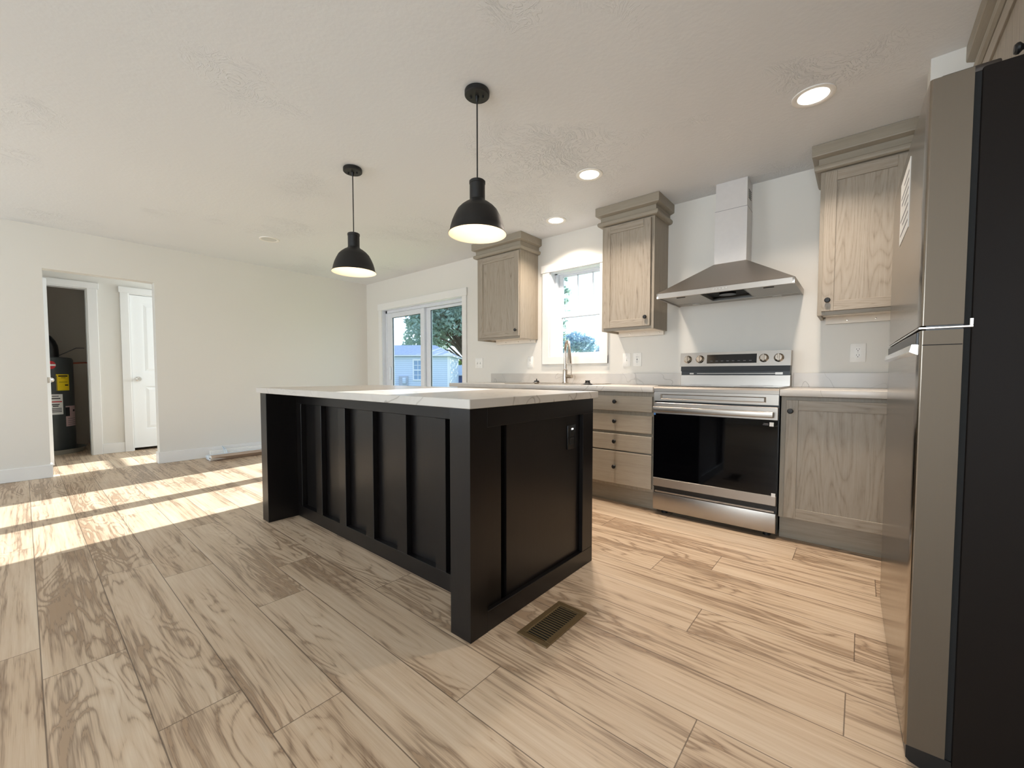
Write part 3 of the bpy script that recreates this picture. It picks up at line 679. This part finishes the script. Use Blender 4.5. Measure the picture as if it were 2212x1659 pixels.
# ---------------------------------------------------------------- range hood
HX0, HX1, HF = -1.174, -.321, 3.057
hood = thing('range_hood', 'stainless chimney range hood mounted over the range', 'range hood', (-.75, YB, 1.56))
z0, z1 = 1.561, 1.601; cx0, cx1, cyf, cz = -.866, -.650, 3.380, 1.828
b = MB().mat('steel'); yb_ = YB - .001
v = [(HX0, HF, z1), (HX1, HF, z1), (HX1, yb_, z1), (HX0, yb_, z1), (cx0, cyf, cz), (cx1, cyf, cz), (cx1, yb_, cz), (cx0, yb_, cz)]
b.add(v, [(0, 1, 5, 4), (1, 2, 6, 5), (2, 3, 7, 6), (3, 0, 4, 7), (4, 5, 6, 7)], 'x')
can = b.build('canopy', None, hood)
b = MB().mat('steel').box(HX0, HX1, HF, HF + .010, z0, z1, bev=.002, grain='x').mat('steel').box(HX0, HX0 + .012, HF, yb_, z0, z1, bev=.002).box(HX1 - .012, HX1, HF, yb_, z0, z1, bev=.002)
b.mat('chrome').box(HX0 - .001, HX0 + .012, HF - .0015, HF + .010, z0 - .001, z1 + .001, bev=.003, seg=2).box(HX1 - .014, HX1 + .001, HF - .0015, HF + .010, z0 - .001, z1 + .001, bev=.003, seg=2)
b.build('front_band', None, hood)
# underside: tray ring, filters left and right, open black middle
b = MB().mat('filt').box(HX0 + .012, HX1 - .012, 3.462, yb_, z0 + .006, z0 + .012).box(HX0 + .012, HX1 - .012, HF + .010, HF + .05, z0 + .010, z0 + .014)
b.mat('hole').box(-.885, -.610, HF + .05, 3.462, z0 + .035, z0 + .038).mat('filt').box(-.888, -.884, HF + .05, 3.462, z0 + .008, z0 + .036).box(-.611, -.607, HF + .05, 3.462, z0 + .008, z0 + .036)
b.build('tray', None, hood)
for a, c in ((HX0 + .014, -.888), (-.607, HX1 - .014)):
    f = MB().box(a, c, HF + .05, 3.462, z0 + .008, z0 + .014, bev=.002).build('grease_filter', 'filt', hood)
    MB().box((a + c) / 2 - .03, (a + c) / 2 + .03, HF + .075, HF + .087, z0 + .004, z0 + .008, bev=.001).build('filter_latch', 'dgrey', f)
MB().cyl((-.75, 3.30, z0 + .018), .055, .017, n=24).build('blower', 'blkpl', hood)
for x in (-1.022, -.473):
    MB().lathe([(.030, .006), (.030, .003), (.024, .002), (.022, .005), (0, .005)], (x, 3.507, z0), 24).build('hood_light', 'lensoff', hood)
for i in range(5):
    MB().cyl((-.782 + i * .0198, HF, 1.5845), .0055, -.005, 'y', 14).build('push_button', 'chrome', hood)
MB().mat('film').box(cx0 + .001, cx1 - .001, cyf, yb_, cz - .003, 2.213).mat('greyink').box(cx0 + .0005, cx1 - .0005, cyf - .0006, yb_, 2.2125, 2.2150).build('lower_chimney', None, hood)
up = MB().box(cx0 + .004, cx1 - .004, cyf + .004, yb_, 2.212, H - .001).build('upper_chimney', 'film', hood)
for i in range(5):
    MB().box(cx1 - .0045, cx1 - .0035, cyf + .05 + .0, cyf + .14, 2.285 + i * .014, 2.292 + i * .014).build('vent_slot', 'hole', up)

# ---------------------------------------------------------------- outlets and switches
def plate(name, label, x, z, w, h, kind, group):
    t = thing(name, label, 'switch' if 'switch' in name else 'outlet', (x, YB, z), group)
    MB().box(x - w / 2, x + w / 2, YB - .0065, YB, z - h / 2, z + h / 2, bev=.002, seg=2).build('cover_plate', 'white', t)
    if kind == 'duplex':
        for s in (-1, 1):
            r = MB().lathe([(.0165, 0), (.0165, -.0025), (0, -.003)], (x, YB - .0065, z + s * .0195), 20, 'y').build('receptacle', 'white', t)
            MB().box(x - .0075, x - .0055, YB - .0103, YB - .009, z + s * .0195, z + s * .0195 + .009).box(x + .0055, x + .0075, YB - .0103, YB - .009, z + s * .0195, z + s * .0195 + .009).cyl((x, YB - .0088, z + s * .0195 - .007), .0028, -.0015, 'y', 8).build('slot', 'ink', r)
    if kind == 'gfci':
        r = MB().box(x - .017, x + .017, YB - .0090, YB - .006, z - .034, z + .034, bev=.001).build('receptacle', 'white', t)
        MB().box(x - .0055, x + .0055, YB - .0100, YB - .009, z - .005, z + .006).build('reset_button', 'greyink', r)
        for s in (-1, 1): MB().box(x - .0075, x - .0050, YB - .0098, YB - .009, z + s * .020, z + s * .020 + .009).box(x + .0050, x + .0075, YB - .0098, YB - .009, z + s * .020, z + s * .020 + .009).cyl((x, YB - .0088, z + s * .020 - .007), .003, -.001, 'y', 8).build('slot', 'ink', r)
    if kind.startswith('switch'):
        for dx in ((0,) if kind == 'switch' else (-.023, .023)):
            g = MB().box(x + dx - .006, x + dx + .006, YB - .0075, YB - .006, z - .0125, z + .0125).build('toggle_slot', 'lensoff', t)
            MB().box(x + dx - .004, x + dx + .004, YB - .018, YB - .006, z - .012, z - .002, bev=.001).build('toggle', 'white', g)
    for zz in ((0,) if kind == 'duplex' else (-.042, .042)):
        for dx in ((0,) if kind != 'switch2' else (-.023, .023)): MB().lathe([(.0028, 0), (.0025, -.001), (0, -.0011)], (x + dx, YB - .0065, z + zz), 8, 'y').build('screw', 'lensoff', t)
G = 'wall plates over the counter'
plate('light_switch', 'white double light switch beside the sliding door', -3.514, 1.141, .124, .120, 'switch2', G)
plate('wall_outlet', 'white duplex outlet under the cabinet left of the sink window', -2.736, 1.138, .076, .120, 'duplex', G)
plate('light_switch', 'white single light switch right of the sink window', -1.631, 1.137, .074, .120, 'switch', G)
plate('wall_outlet', 'white outlet with reset button directly right of the single switch', -1.530, 1.137, .076, .120, 'gfci', G)
plate('wall_outlet', 'white duplex outlet between range and refrigerator', -.018, 1.147, .080, .122, 'duplex', G)

# ---------------------------------------------------------------- island
JX0, JX1, JY0, JY1 = -3.1345, -1.0825, 1.0458, 1.952; BY = 1.24; IT = .8775
isl = thing('kitchen_island', 'espresso stained kitchen island with battened panel front', 'island', ((JX0 + JX1) / 2, (JY0 + JY1) / 2, 0))
E = 'espresso'
MB().box(JX0, JX0 + .10, JY0, JY1, 0, IT, bev=.002).build('end_panel', E, isl)
MB().box(JX0 + .10, JX1 - .022, BY + .034, JY1 - .025, 0, IT).build('carcass', E, isl)
f = MB().box(JX0 + .10, -1.192, BY, BY + .034, .800, IT, bev=.0015, grain='x').box(JX0 + .10, -1.192, BY, BY + .034, 0, .083, bev=.0015, grain='x').build('rail_frame', E, isl)
for a, c in [(JX0 + .10, -2.965), (-2.750, -2.667), (-2.442, -2.360), (-2.138, -2.054), (-1.832, -1.748), (-1.521, -1.446), (-1.240, -1.192)]:
    MB().box(a, c, BY, BY + .034, .083, .800, bev=.0015).build('batten', E, isl)
# right end: corner post plus framed end panel
MB().box(-1.192, JX1 - .022, JY0, BY, 0, IT).box(JX1 - .022, JX1, JY0, 1.137, 0, IT).build('corner_post', E, isl)
x0, x1 = JX1 - .022, JX1
MB().box(x0, x1, 1.137, JY1, 0, .082, bev=.0015, grain='y').box(x0, x1, 1.137, JY1, .800, IT, bev=.0015, grain='y').box(x0, x1, 1.850, JY1, .082, .800, bev=.0015).build('end_frame', E, isl)
for i in range(4):
    a = JX0 + .12 + i * .485
    b = MB(); shaker(b, a, a + .47, .11, .86, 0, mat=E); b.v = [(x, JY1 - .025 + .020 - y, z) for x, y, z in b.v]
    d = b.build('door', None, isl)
t = tag(bx(JX0 - .015, JX1 + .0195, JY0 - .0195, JY1 + .0195, .878, .9135, bev=.002).build('island_countertop', 'quartz', None, (JX0, JY0, .878)), 'white veined quartz slab on top of the dark island', 'countertop')
io = thing('wall_outlet', 'black outlet on the dark end panel of the island', 'outlet', (x0, 1.768, .69))
MB().box(x0, x0 + .006, 1.731, 1.805, .630, .750, bev=.002, seg=2).build('cover_plate', 'blkpl', io)
for s_ in (-1, 1):
    q = .69 + s_ * .021
    MB().box(x0 + .005, x0 + .0085, 1.752, 1.784, q - .016, q + .016, bev=.002).build('receptacle', 'blk', io)
MB().box(x0 + .005, x0 + .009, 1.765, 1.777, .727, .734).build('indicator_light', 'led', io)

# ---------------------------------------------------------------- floor register
rg = thing('floor_register', 'bronze metal floor register by the end of the island', 'register', (-.921, 1.35, 0))
x0, x1, y0, y1 = -.992, -.850, 1.204, 1.496
b = MB(); w = .026
for a, c, d, e in [(x0, x1, y0, y0 + w), (x0, x1, y1 - w, y1), (x0, x0 + w, y0 + w, y1 - w), (x1 - w, x1, y0 + w, y1 - w)]:
    b.box(a, c, d, e, .0005, .006, bev=.002)
b.build('frame', 'bronze', rg)
MB().box(x0 + w, x1 - w, y0 + w, y1 - w, .0003, .0006).build('duct_opening', 'hole', rg)
for i in range(17):
    y = y0 + w + .0068 + i * (y1 - y0 - 2 * w) / 17.0
    MB().box(x0 + w, x1 - w, y - .0018, y + .0018, .0012, .0040).build('louver', 'bronze', rg)

# ---------------------------------------------------------------- pendants
def pendant(x, y):
    t = thing('pendant_lamp', 'black dome pendant lamp hanging over the right end of the island, nearer one', 'lamp', (x, y, H), 'island pendants')
    MB().lathe([(.060, -.002), (.062, -.006), (.062, -.024), (.058, -.028), (0, -.028)], (x, y, H), 36).build('ceiling_canopy', 'pend', t)
    for a in (.6, 3.74):
        MB().cyl((x + .030 * math.cos(a), y + .030 * math.sin(a), H - .0385), .0045, .011, n=10).build('canopy_screw', 'blk', t.children[0])
    MB().lathe([(.010, -.028), (.008, -.045), (.004, -.055)], (x, y, H), 14).build('cord_grip', 'pend', t.children[0])
    MB().cyl((x, y, 1.975), .0035, H - .045 - 1.975, n=10).build('cord', 'blk', t)
    zr = 1.712
    outer = [(.004, .268), (.036, .266), (.0405, .262), (.0405, .250), (.0385, .248), (.0385, .172), (.044, .162), (.062, .152), (.083, .136), (.100, .118), (.1035, .112), (.1045, .110), (.116, .088), (.128, .060), (.136, .032), (.140, .010), (.146, .003), (.1475, .0), (.1465, -.0015)]
    inner = [(.1465, -.0015), (.139, .006), (.134, .030), (.126, .058), (.114, .086), (.102, .108), (.098, .116), (.080, .133), (.058, .148), (.030, .156), (0, .157)]
    MB().lathe(outer[:6], (x, y, zr), 40).build('socket_cap', 'pend', t)
    sh = MB().lathe(outer[5:], (x, y, zr), 56, caps=False).build('shade', 'pend', t)
    MB().lathe(inner, (x, y, zr), 56, caps=False).build('shade_lining', 'pendin', sh)
    MB().lathe([(0, -.045), (.018, -.041), (.029, -.026), (.031, -.010), (.026, .008), (.016, .030), (.014, .055)], (x, y, zr + .105), 24).build('bulb', 'bulb', t)
    l = bpy.data.lights.new('pendant_light', 'POINT'); l.energy = PENDANT_POWER; l.color = PEN_COL; l.shadow_soft_size = .03
    lo = bpy.data.objects.new('pendant_light', l); COL.objects.link(lo); lo.location = (0, 0, zr + .035 - H); lo.parent = t
    return t
p1 = pendant(-1.503, 1.510)
p2 = copy_tree(p1); p2.location.x = -2.708
p2['label'] = 'black dome pendant lamp hanging over the left end of the island, farther one'

# ---------------------------------------------------------------- recessed lights
def can(x, y, label, on=True):
    t = thing('recessed_light', label, 'ceiling light', (x, y, H), 'recessed ceiling lights')
    MB().lathe([(.094, 0), (.093, -.004), (.086, -.006), (.070, -.004), (.066, -.001), (.066, 0)], (x, y, H - .0003), 40).build('trim_ring', 'white', t)
    MB().lathe([(.0675, 0), (.0675, -.0022), (0, -.0022)], (x, y, H - .0002), 36).build('lens', 'lens' if on else 'lensoff', t)
    if on:
        o = area_light('recessed_lamp', (x, y, H - .012), (0, 0, -1), .12, .12, CAN_POWER, CAN_COL, 'DISK', 126)
        o.parent = t; o.location = (0, 0, -.012)
can(-.222, 2.638, 'lit recessed ceiling light nearest the refrigerator')
can(-1.508, 2.636, 'lit recessed ceiling light in front of the narrow middle cabinet')
can(-2.178, 3.207, 'lit recessed ceiling light close to the wall above the sink window')
can(-4.776, 1.717, 'unlit recessed ceiling light on the left side of the ceiling', False)

# ---------------------------------------------------------------- refrigerator (local frame, then turned)
fr = thing('refrigerator', 'stainless steel refrigerator with dark sides, at the right edge', 'refrigerator', local=True)
FW, FD, FH = .912, .073, 1.7115
MB().box(FD + .012, .78, 0, FW, .035, FH - .004, bev=.006, seg=2).build('cabinet_body', 'fbody', fr)
MB().box(FD - .002, FD + .014, .006, FW - .006, .05, FH - .012).build('door_gasket', 'hole', fr)
def door_slab(z0, z1):
    n = 14; o, i_ = [], []
    pr = []
    for k in range(n + 1):                       # gently bowed front
        yy = FW * k / n; q = 2 * k / n - 1; pr.append((-.0025 * (1 - q * q), yy))
    pr = [(.005, 0), (.0015, .0015)] + [(x + .0, max(.005, min(FW - .005, y))) for x, y in pr] + [(.0015, FW - .0015), (.005, FW)]
    poly = pr + [(FD, FW), (FD, 0)]
    b = MB(); nn = len(poly); vs = [(x, y, z0) for x, y in poly] + [(x, y, z1) for x, y in poly]
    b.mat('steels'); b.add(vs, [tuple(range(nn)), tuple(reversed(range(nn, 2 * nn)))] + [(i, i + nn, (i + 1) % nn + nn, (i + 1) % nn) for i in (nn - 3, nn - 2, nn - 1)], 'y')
    b.mat('steeld'); b.add(vs, [(i, i + nn, (i + 1) % nn + nn, (i + 1) % nn) for i in range(nn - 3)], 'y', True)
    return b
fz = door_slab(1.122, FH).build('freezer_door', 'steeld', fr, sharp=50)
fd = door_slab(.052, 1.110).build('fridge_door', 'steeld', fr, sharp=50)
MB().box(.004, FD - .001, -.0004, .002, 1.0735, 1.0755).build('door_cap_seam', 'hole', fd)
MB().box(.010, FD, .004, FW - .004, 1.110, 1.122).build('handle_recess', 'blkpl', fd)
MB().box(-.004, FD + .016, -.0015, FW, 1.1135, 1.1185, bev=.001).build('handle_strip', 'chrome', fz)
MB().box(FD + .009, FD + .016, -.0015, .02, 1.1185, 1.135, bev=.001).build('hinge_tab', 'chrome', fz)
MB().box(-.0045, .004, .03, FW - .04, 1.076, 1.108, bev=.001).build('pocket_handle', 'blkpl', fd)
MB().prism([(-.016, 1.060), (-.012, 1.078), (.004, 1.078), (.004, 1.050)], .03, FW - .04, 'y', 'y').build('pocket_lip', 'chrome', fd)
MB().box(.006, FD, .01, FW - .01, FH, FH + .003).build('door_cap', 'dgrey', fz)
MB().box(.02, .12, .03, .10, FH, FH + .018, bev=.005, seg=2).build('hinge_cover', 'dgrey', fr)
MB().prism([(.004, .018), (.004, .051), (FD + .012, .051), (FD + .012, .004), (.03, .004), (.012, .010)], .002, FW - .002, 'y', 'y').build('bottom_grille', 'blkpl', fr)
MB().box(FD + .012, .76, .03, FW - .03, 0, .036).build('plinth', 'blkpl', fr)
st = MB().box(-.0036, -.0018, .33, .59, 1.455, 1.667).build('energy_label', 'paper', fz)
b = MB()
for i in range(7): b.box(-.0040, -.0035, .35, .35 + (.21, .15, .22, .10, .19, .21, .13)[i], 1.480 + i * .025, 1.486 + i * .025)
b.build('label_print', 'greyink', st)
fr.location = (.110, 1.4357, 0); fr.rotation_euler = (0, 0, R(1.4))

# cabinet over the refrigerator: built facing -y, then turned to face -x
oc = upper_cabinet('grey oak cabinet over the refrigerator, at the top right corner', 0, 1.55, 0, 0, 1.86, 0, .62, 0, 1.93, doors=[(.02, .765, .735), (.785, 1.53, .815)], local=True, dz=(1.885, 2.246), rail=False)
oc.rotation_euler = (0, 0, R(-90)); oc.location = (.358, 2.672, 0)

# ---------------------------------------------------------------- things on the floor by the left wall
bo = thing('long_carton', 'long narrow brown carton with a white end flap, lying along the left wall', 'box', local=True)
sec = [(0, .005), (.040, 0), (.095, .045), (.085, .062), (.035, .066), (.004, .050)]
MB().prism(sec, 0, 1.15, 'y', 'y').build('carton_body', 'card', bo)
MB().prism([(x * .98 + .001, z * .98 + .001) for x, z in sec], -.004, .0, 'y').build('end_flap', 'paper', bo)
MB().box(.022, .060, -.0055, -.004, .028, .038).build('end_print', 'ink', bo)
v = [(.096, 0, .046), (.0415, 0, .001), (.066, .15, .020)]
MB().add([(x + .0012, y, z - .0008) for x, y, z in v] + [(x + .0004, y, z) for x, y, z in v], [(0, 1, 2), (5, 4, 3), (0, 3, 4, 1), (1, 4, 5, 2), (2, 5, 3, 0)]).build('side_flap', 'paper', bo)
bo.rotation_euler = (0, 0, R(0)); bo.location = (-5.762, 1.375, .0005)
wr_ = thing('wrapped_trim_bundle', 'plastic wrapped white trim pieces between the carton and the baseboard', 'trim bundle', (-5.88, 1.37, 0))
MB().box(-5.985, -5.945, 1.43, 2.60, .001, .085, bev=.003).build('trim_piece', 'white', wr_)
MB().box(-5.940, -5.905, 1.45, 2.60, .001, .050, bev=.003).build('trim_piece', 'white', wr_)
MB().box(-5.900, -5.775, 1.37, 2.55, .001, .052, bev=.012, seg=2).build('wrapped_strip', 'wrap', wr_)
MB().tube([(-5.86, 1.56, .05), (-5.90, 1.555, .10), (-5.94, 1.55, .128), (-5.90, 1.575, .095), (-5.855, 1.58, .05)], .006, 6).build('tape_loop', 'wrap', wr_)

# ---------------------------------------------------------------- utility closet
TX, TY, TR = -7.93, .185, .255
pn = tag(MB().lathe([(.33, .0), (.345, .055), (.352, .058), (.340, .058), (.326, .006), (0, .006)], (TX, TY, 0), 40).build('drain_pan', 'pan', None, (TX, TY, 0)), 'round grey drain pan under the water heater', 'pan')
wh = thing('water_heater', 'dark grey cylindrical water heater with labels, standing in the closet', 'water heater', (TX, TY, .007))
MB().lathe([(TR - .01, .008), (TR, .02), (TR, 1.19), (TR - .012, 1.215), (TR - .05, 1.225), (0, 1.228)], (TX, TY, 0), 48).build('tank', 'tank', wh)
MB().lathe([(TR + .002, .0), (TR + .002, .02), (TR - .02, .02)], (TX, TY, .41), 48, caps=False).build('tank_seam', 'tank', wh)
pts = [(TX + .10, TY + .06, 1.20), (TX + .10, TY + .06, 1.31)] + [(TX + .10, TY + .06 - .22 * (1 - math.cos(a)), 1.31 + .22 * math.sin(a)) for a in [R(12 * i) for i in range(1, 8)]] + [(TX + .10, TY - .45, 1.50)]
MB().tube(pts, .068, 18).build('vent_duct', 'blkpl', wh)
def patch(name, mat, ang, wid, z0, z1, par=wh, lift=0.0):
    a = R(ang); da = wid / 2 / TR
    return MB().arc((TX, TY), TR + .001 + lift, a - da, a + da, z0, z1).build(name, mat, par)
yl = patch('energy_label', 'yellow', 36, .14, .80, 1.005)
for i, (w_, z_) in enumerate([(.10, .975), (.05, .958), (.09, .905), (.04, .86)]): patch('label_print', 'ink', 36 + (0 if i < 3 else 8), w_, z_, z_ + (.016 if i in (0, 3) else .005), yl, .002)
wl = patch('warning_label', 'paper', 17, .14, .50, .755)
for i, (w_, z_, m_) in enumerate([(.06, .725, 'greyink'), (.09, .695, 'ink'), (.12, .655, 'red'), (.07, .62, 'ink'), (.05, .60, 'ink'), (.11, .57, 'greyink'), (.11, .55, 'greyink'), (.11, .53, 'greyink')]): patch('label_print', m_, 17, w_, z_, z_ + .012, wl, .002)
pl_ = patch('rating_label', 'pink', 57, .16, .34, .60)
patch('label_print', 'ink', 44, .05, .47, .585, pl_, .002); patch('label_print', 'ink', 66, .04, .525, .55, pl_, .002)
for z_ in (.36, .385, .41, .435): patch('label_print', 'greyink', 57, .12, z_, z_ + .006, pl_, .002)
for z0_, z1_ in ((.79, .99), (.17, .37)):
    MB().arc((TX, TY), TR + .001, R(-1), R(22), z0_, z1_).arc((TX, TY), TR + .008, R(2), R(19), z0_ + .02, z1_ - .02).build('access_cover', 'tank', wh)
def round_patch(name, mat, ang, zc, r, lift, n=28):
    vs = []
    for l in (.001, .0022):
        for i in range(n):
            q = 2 * math.pi * i / n; a = R(ang) + r * math.cos(q) / TR; vs.append((TX + (TR + l + lift) * math.cos(a), TY + (TR + l + lift) * math.sin(a), zc + r * math.sin(q)))
    return MB().add(vs, [tuple(range(n)), tuple(range(n, 2 * n))] + [(i, (i + 1) % n, n + (i + 1) % n, n + i) for i in range(n)]).build(name, mat, wh)
lg = round_patch('round_badge', 'red', 10, 1.12, .050, 0)
patch('badge_band', 'paper', 10, .092, 1.109, 1.131, lg, .0022)
MB().tube([(TX + .02, TY + .24, 1.15), (TX + .02, TY + .36, 1.16), (TX - .05, TY + .55, 1.15), (TX - .1, TY + .61, 1.15)], .010, 8).build('supply_pipe', 'copper', wh)
MB().tube([(TX + .05, TY + .1, 1.226), (TX - .2, TY + .3, 1.36), (TX - .6, TY + .4, 1.38)], .006, 8).build('relief_line', 'greyink', wh)

# ---------------------------------------------------------------- back yard
GZ = -.55
struct(bx(-120, 60, YB + EXT, 160, GZ - .2, GZ).build('ground', 'grass'), 'green lawn behind the house', 'lawn')
F3 = Vector((-.6444, .7640, 0)).normalized(); R3 = Vector((.7644, .6448, 0)).normalized()
def W3(depth, lat, z=0): return F3 * depth + R3 * lat + Vector((0, 0, z))
def frame_at(depth, lat):
    p = W3(depth, lat); return Matrix(((R3.x, F3.x, 0, p.x), (R3.y, F3.y, 0, p.y), (0, 0, 1, 0), (0, 0, 0, 1)))
hs = thing('neighbour_house', 'light blue sided house with a grey hip roof, seen through the sliding door', 'house', local=True)
hl = 11.0; hw = 4.4
MB().box(-hl, 0, 0, hw, GZ, 2.18).build('siding_wall', 'siding', hs)
MB().box(-.16, .02, -.03, .0, GZ, 2.18).box(-.0, .03, -.03, .14, GZ, 2.18).build('corner_board', 'vinyl', hs)
MB().box(-hl - .25, .25, -.25, hw + .25, 2.20, 2.29).build('eave_fascia', 'vinyl', hs)
e = .28; rz = 2.28; rt = 3.08; hd_ = hw / 2
MB().add([(-hl - e, -e, rz), (e, -e, rz), (e, hw + e, rz), (-hl - e, hw + e, rz), (-1.35, hd_, rt), (-hl + 1.35, hd_, rt)], [(0, 1, 4, 5), (1, 2, 4), (2, 3, 5, 4), (3, 0, 5), (3, 2, 1, 0)]).build('roof', 'hroof', hs)
wx = -2.35
hwn = MB().box(wx - .06, wx + .90, -.05, 0, .62, .70).box(wx - .06, wx + .90, -.05, 0, 1.92, 2.02).box(wx - .06, wx + .02, -.05, 0, .70, 1.92).box(wx + .82, wx + .90, -.05, 0, .70, 1.92).box(wx, wx + .84, -.045, 0, 1.27, 1.34).box(wx + .26, wx + .29, -.04, 0, .7, 1.92).box(wx + .55, wx + .58, -.04, 0, .7, 1.92).box(wx, wx + .84, -.04, 0, 1.60, 1.63).box(wx, wx + .84, -.04, 0, .97, 1.0).build('window_frame', 'vinyl', hs)
MB().box(wx, wx + .84, -.02, -.004, .68, 1.94).build('window_pane', 'hwin', hwn)
ub = MB().box(-3.30, -2.72, -.12, 0, .22, .92, bev=.01).build('utility_panel', 'hroof', hs)
MB().box(-3.06, -2.84, -.20, -.12, .42, .80, bev=.03, seg=2).cyl((-2.95, -.21, .62), .085, .1, 'y', 20).build('meter', 'siding', ub)
hs.matrix_world = frame_at(27, -4.06)
sh_ = thing('garden_shed', 'small blue shed with a pale metal roof right of the blue house', 'shed', local=True)
MB().box(0, 2.4, .3, 2.4, GZ, 1.0).build('shed_wall', 'shedw', sh_)
b = MB().add([(-.2, 0, .98), (2.6, 0, .98), (2.6, 1.6, 1.78), (-.2, 1.6, 1.78), (-.2, 0, .93), (2.6, 0, .93), (2.6, 1.6, 1.70), (-.2, 1.6, 1.70)], [(0, 1, 2, 3), (7, 6, 5, 4), (0, 4, 5, 1), (1, 5, 6, 2), (2, 6, 7, 3), (3, 7, 4, 0)])
for i in range(13):
    x = -.15 + i * .22; b.add([(x, -.01, 1.0), (x + .04, -.01, 1.0), (x + .04, 1.6, 1.81), (x, 1.6, 1.81), (x, -.01, .98), (x + .04, -.01, .98), (x + .04, 1.6, 1.77), (x, 1.6, 1.77)], [(0, 1, 2, 3), (0, 4, 5, 1), (1, 5, 6, 2), (2, 6, 7, 3), (3, 7, 4, 0)])
b.build('metal_roof', 'mroof', sh_)
sh_.matrix_world = frame_at(31.9, -4.85)

def leaves(name, mat, par, blobs, n, size, rng):
    vs, fs = [], []
    ws_ = np.array([b_[1] ** 2 for b_ in blobs]); ws_ = ws_ / ws_.sum()
    pick = rng.choice(len(blobs), n, p=ws_)
    for i in range(n):
        c, rad = blobs[pick[i]]
        d = rng.normal(size=3); d /= np.linalg.norm(d); p = np.array(c) + d * rad * (rng.uniform(.25, 1) ** .5) * np.array([1, 1, .8])
        a = rng.normal(size=3); a /= np.linalg.norm(a); bb = np.cross(a, rng.normal(size=3)); bb /= np.linalg.norm(bb)
        s_ = size * rng.uniform(.6, 1.3); k = len(vs)
        vs += [tuple(p - a * s_), tuple(p + bb * s_ * .5), tuple(p + a * s_), tuple(p - bb * s_ * .5)]; fs.append((k, k + 1, k + 2, k + 3))
    o0 = Vector(ORG[par.name]); me = bpy.data.meshes.new(name); me.from_pydata([tuple(Vector(v) - o0) for v in vs], [], fs)
    me.materials.append(M[mat]); o = bpy.data.objects.new(name, me); COL.objects.link(o); o.parent = par; return o
def tree(name, label, base, trunk_h, trunk_r, blobs, n, size, seed, mat='leaf', group='trees behind the house'):
    rng = np.random.default_rng(seed)
    t = thing(name, label, 'tree', tuple(base), group)
    b = MB(); top = Vector(base) + Vector((0, 0, trunk_h))
    b.tube([base, Vector(base) + Vector((0, 0, trunk_h * .5)), top], [trunk_r, trunk_r * .8, trunk_r * .6], 10)
    for c, rad in blobs:
        c = Vector(c); mid = top.lerp(c, .5) + Vector((0, 0, .12 * (c - top).length)); b.tube([top - Vector((0, 0, trunk_h * .25)), mid, c], [trunk_r * .45, trunk_r * .25, trunk_r * .08], 7)
    b.build('trunk', 'bark', t); leaves('foliage', mat, t, blobs, n, size, rng)
    return t
P3 = lambda d, l, z: tuple(W3(d, l, z))
rng0 = np.random.default_rng(3)
bl = [(P3(39 + rng0.uniform(-2.5, 2.5), rng0.uniform(-10.4, 3.4), rng0.uniform(3.4, 9.8)), rng0.uniform(1.0, 1.8)) for i in range(80)] + [(P3(39 + rng0.uniform(-1, 1), 4.75 + .15 * (i % 3), 3.6 + i * .62), .42) for i in range(11)]
tree('shade_tree', 'large dark green shade tree towering behind the blue house', W3(39, -3.2, GZ), 2.2, .32, bl, 23000, .20, 5)
bl = [(P3(56 + rng0.uniform(-1, 1), -19.5 + i * 1.6, 2.4 + rng0.uniform(-.3, 1.0)), 1.6) for i in range(6)]
tree('yard_tree', 'light green tree beyond the left part of the blue house roof', W3(56, -15.5, GZ), 1.6, .2, bl, 3000, .26, 8, 'leaf2')
bl = [(P3(50, -6.6 + i * 1.3, 1.6 + .5 * (i % 2)), 1.3) for i in range(4)]
tree('yard_tree', 'sunny green tree low behind the metal roofed shed', W3(50, -5, GZ), 1.2, .18, bl, 2200, .24, 9, 'leaf2')
bl = [(P3(58 + rng0.uniform(-1, 1), 7.6 + i * 1.3, 4.2 + (1.0, 1.5, .9)[i]), 1.7) for i in range(3)]
tree('distant_tree', 'distant rounded tree at the left of the sink window view', W3(58, 8.8, GZ), 3.0, .2, bl, 1500, .30, 12, 'leaf3')
bl = [(P3(66 + rng0.uniform(-1, 1), 14.0 + i * 1.2, 3.9 + (.5, 1.2, 1.0)[i]), 1.5) for i in range(3)]
tree('distant_tree', 'distant rounded tree at the right of the sink window view', W3(66, 15.2, GZ), 3.0, .2, bl, 1500, .30, 13, 'leaf3')
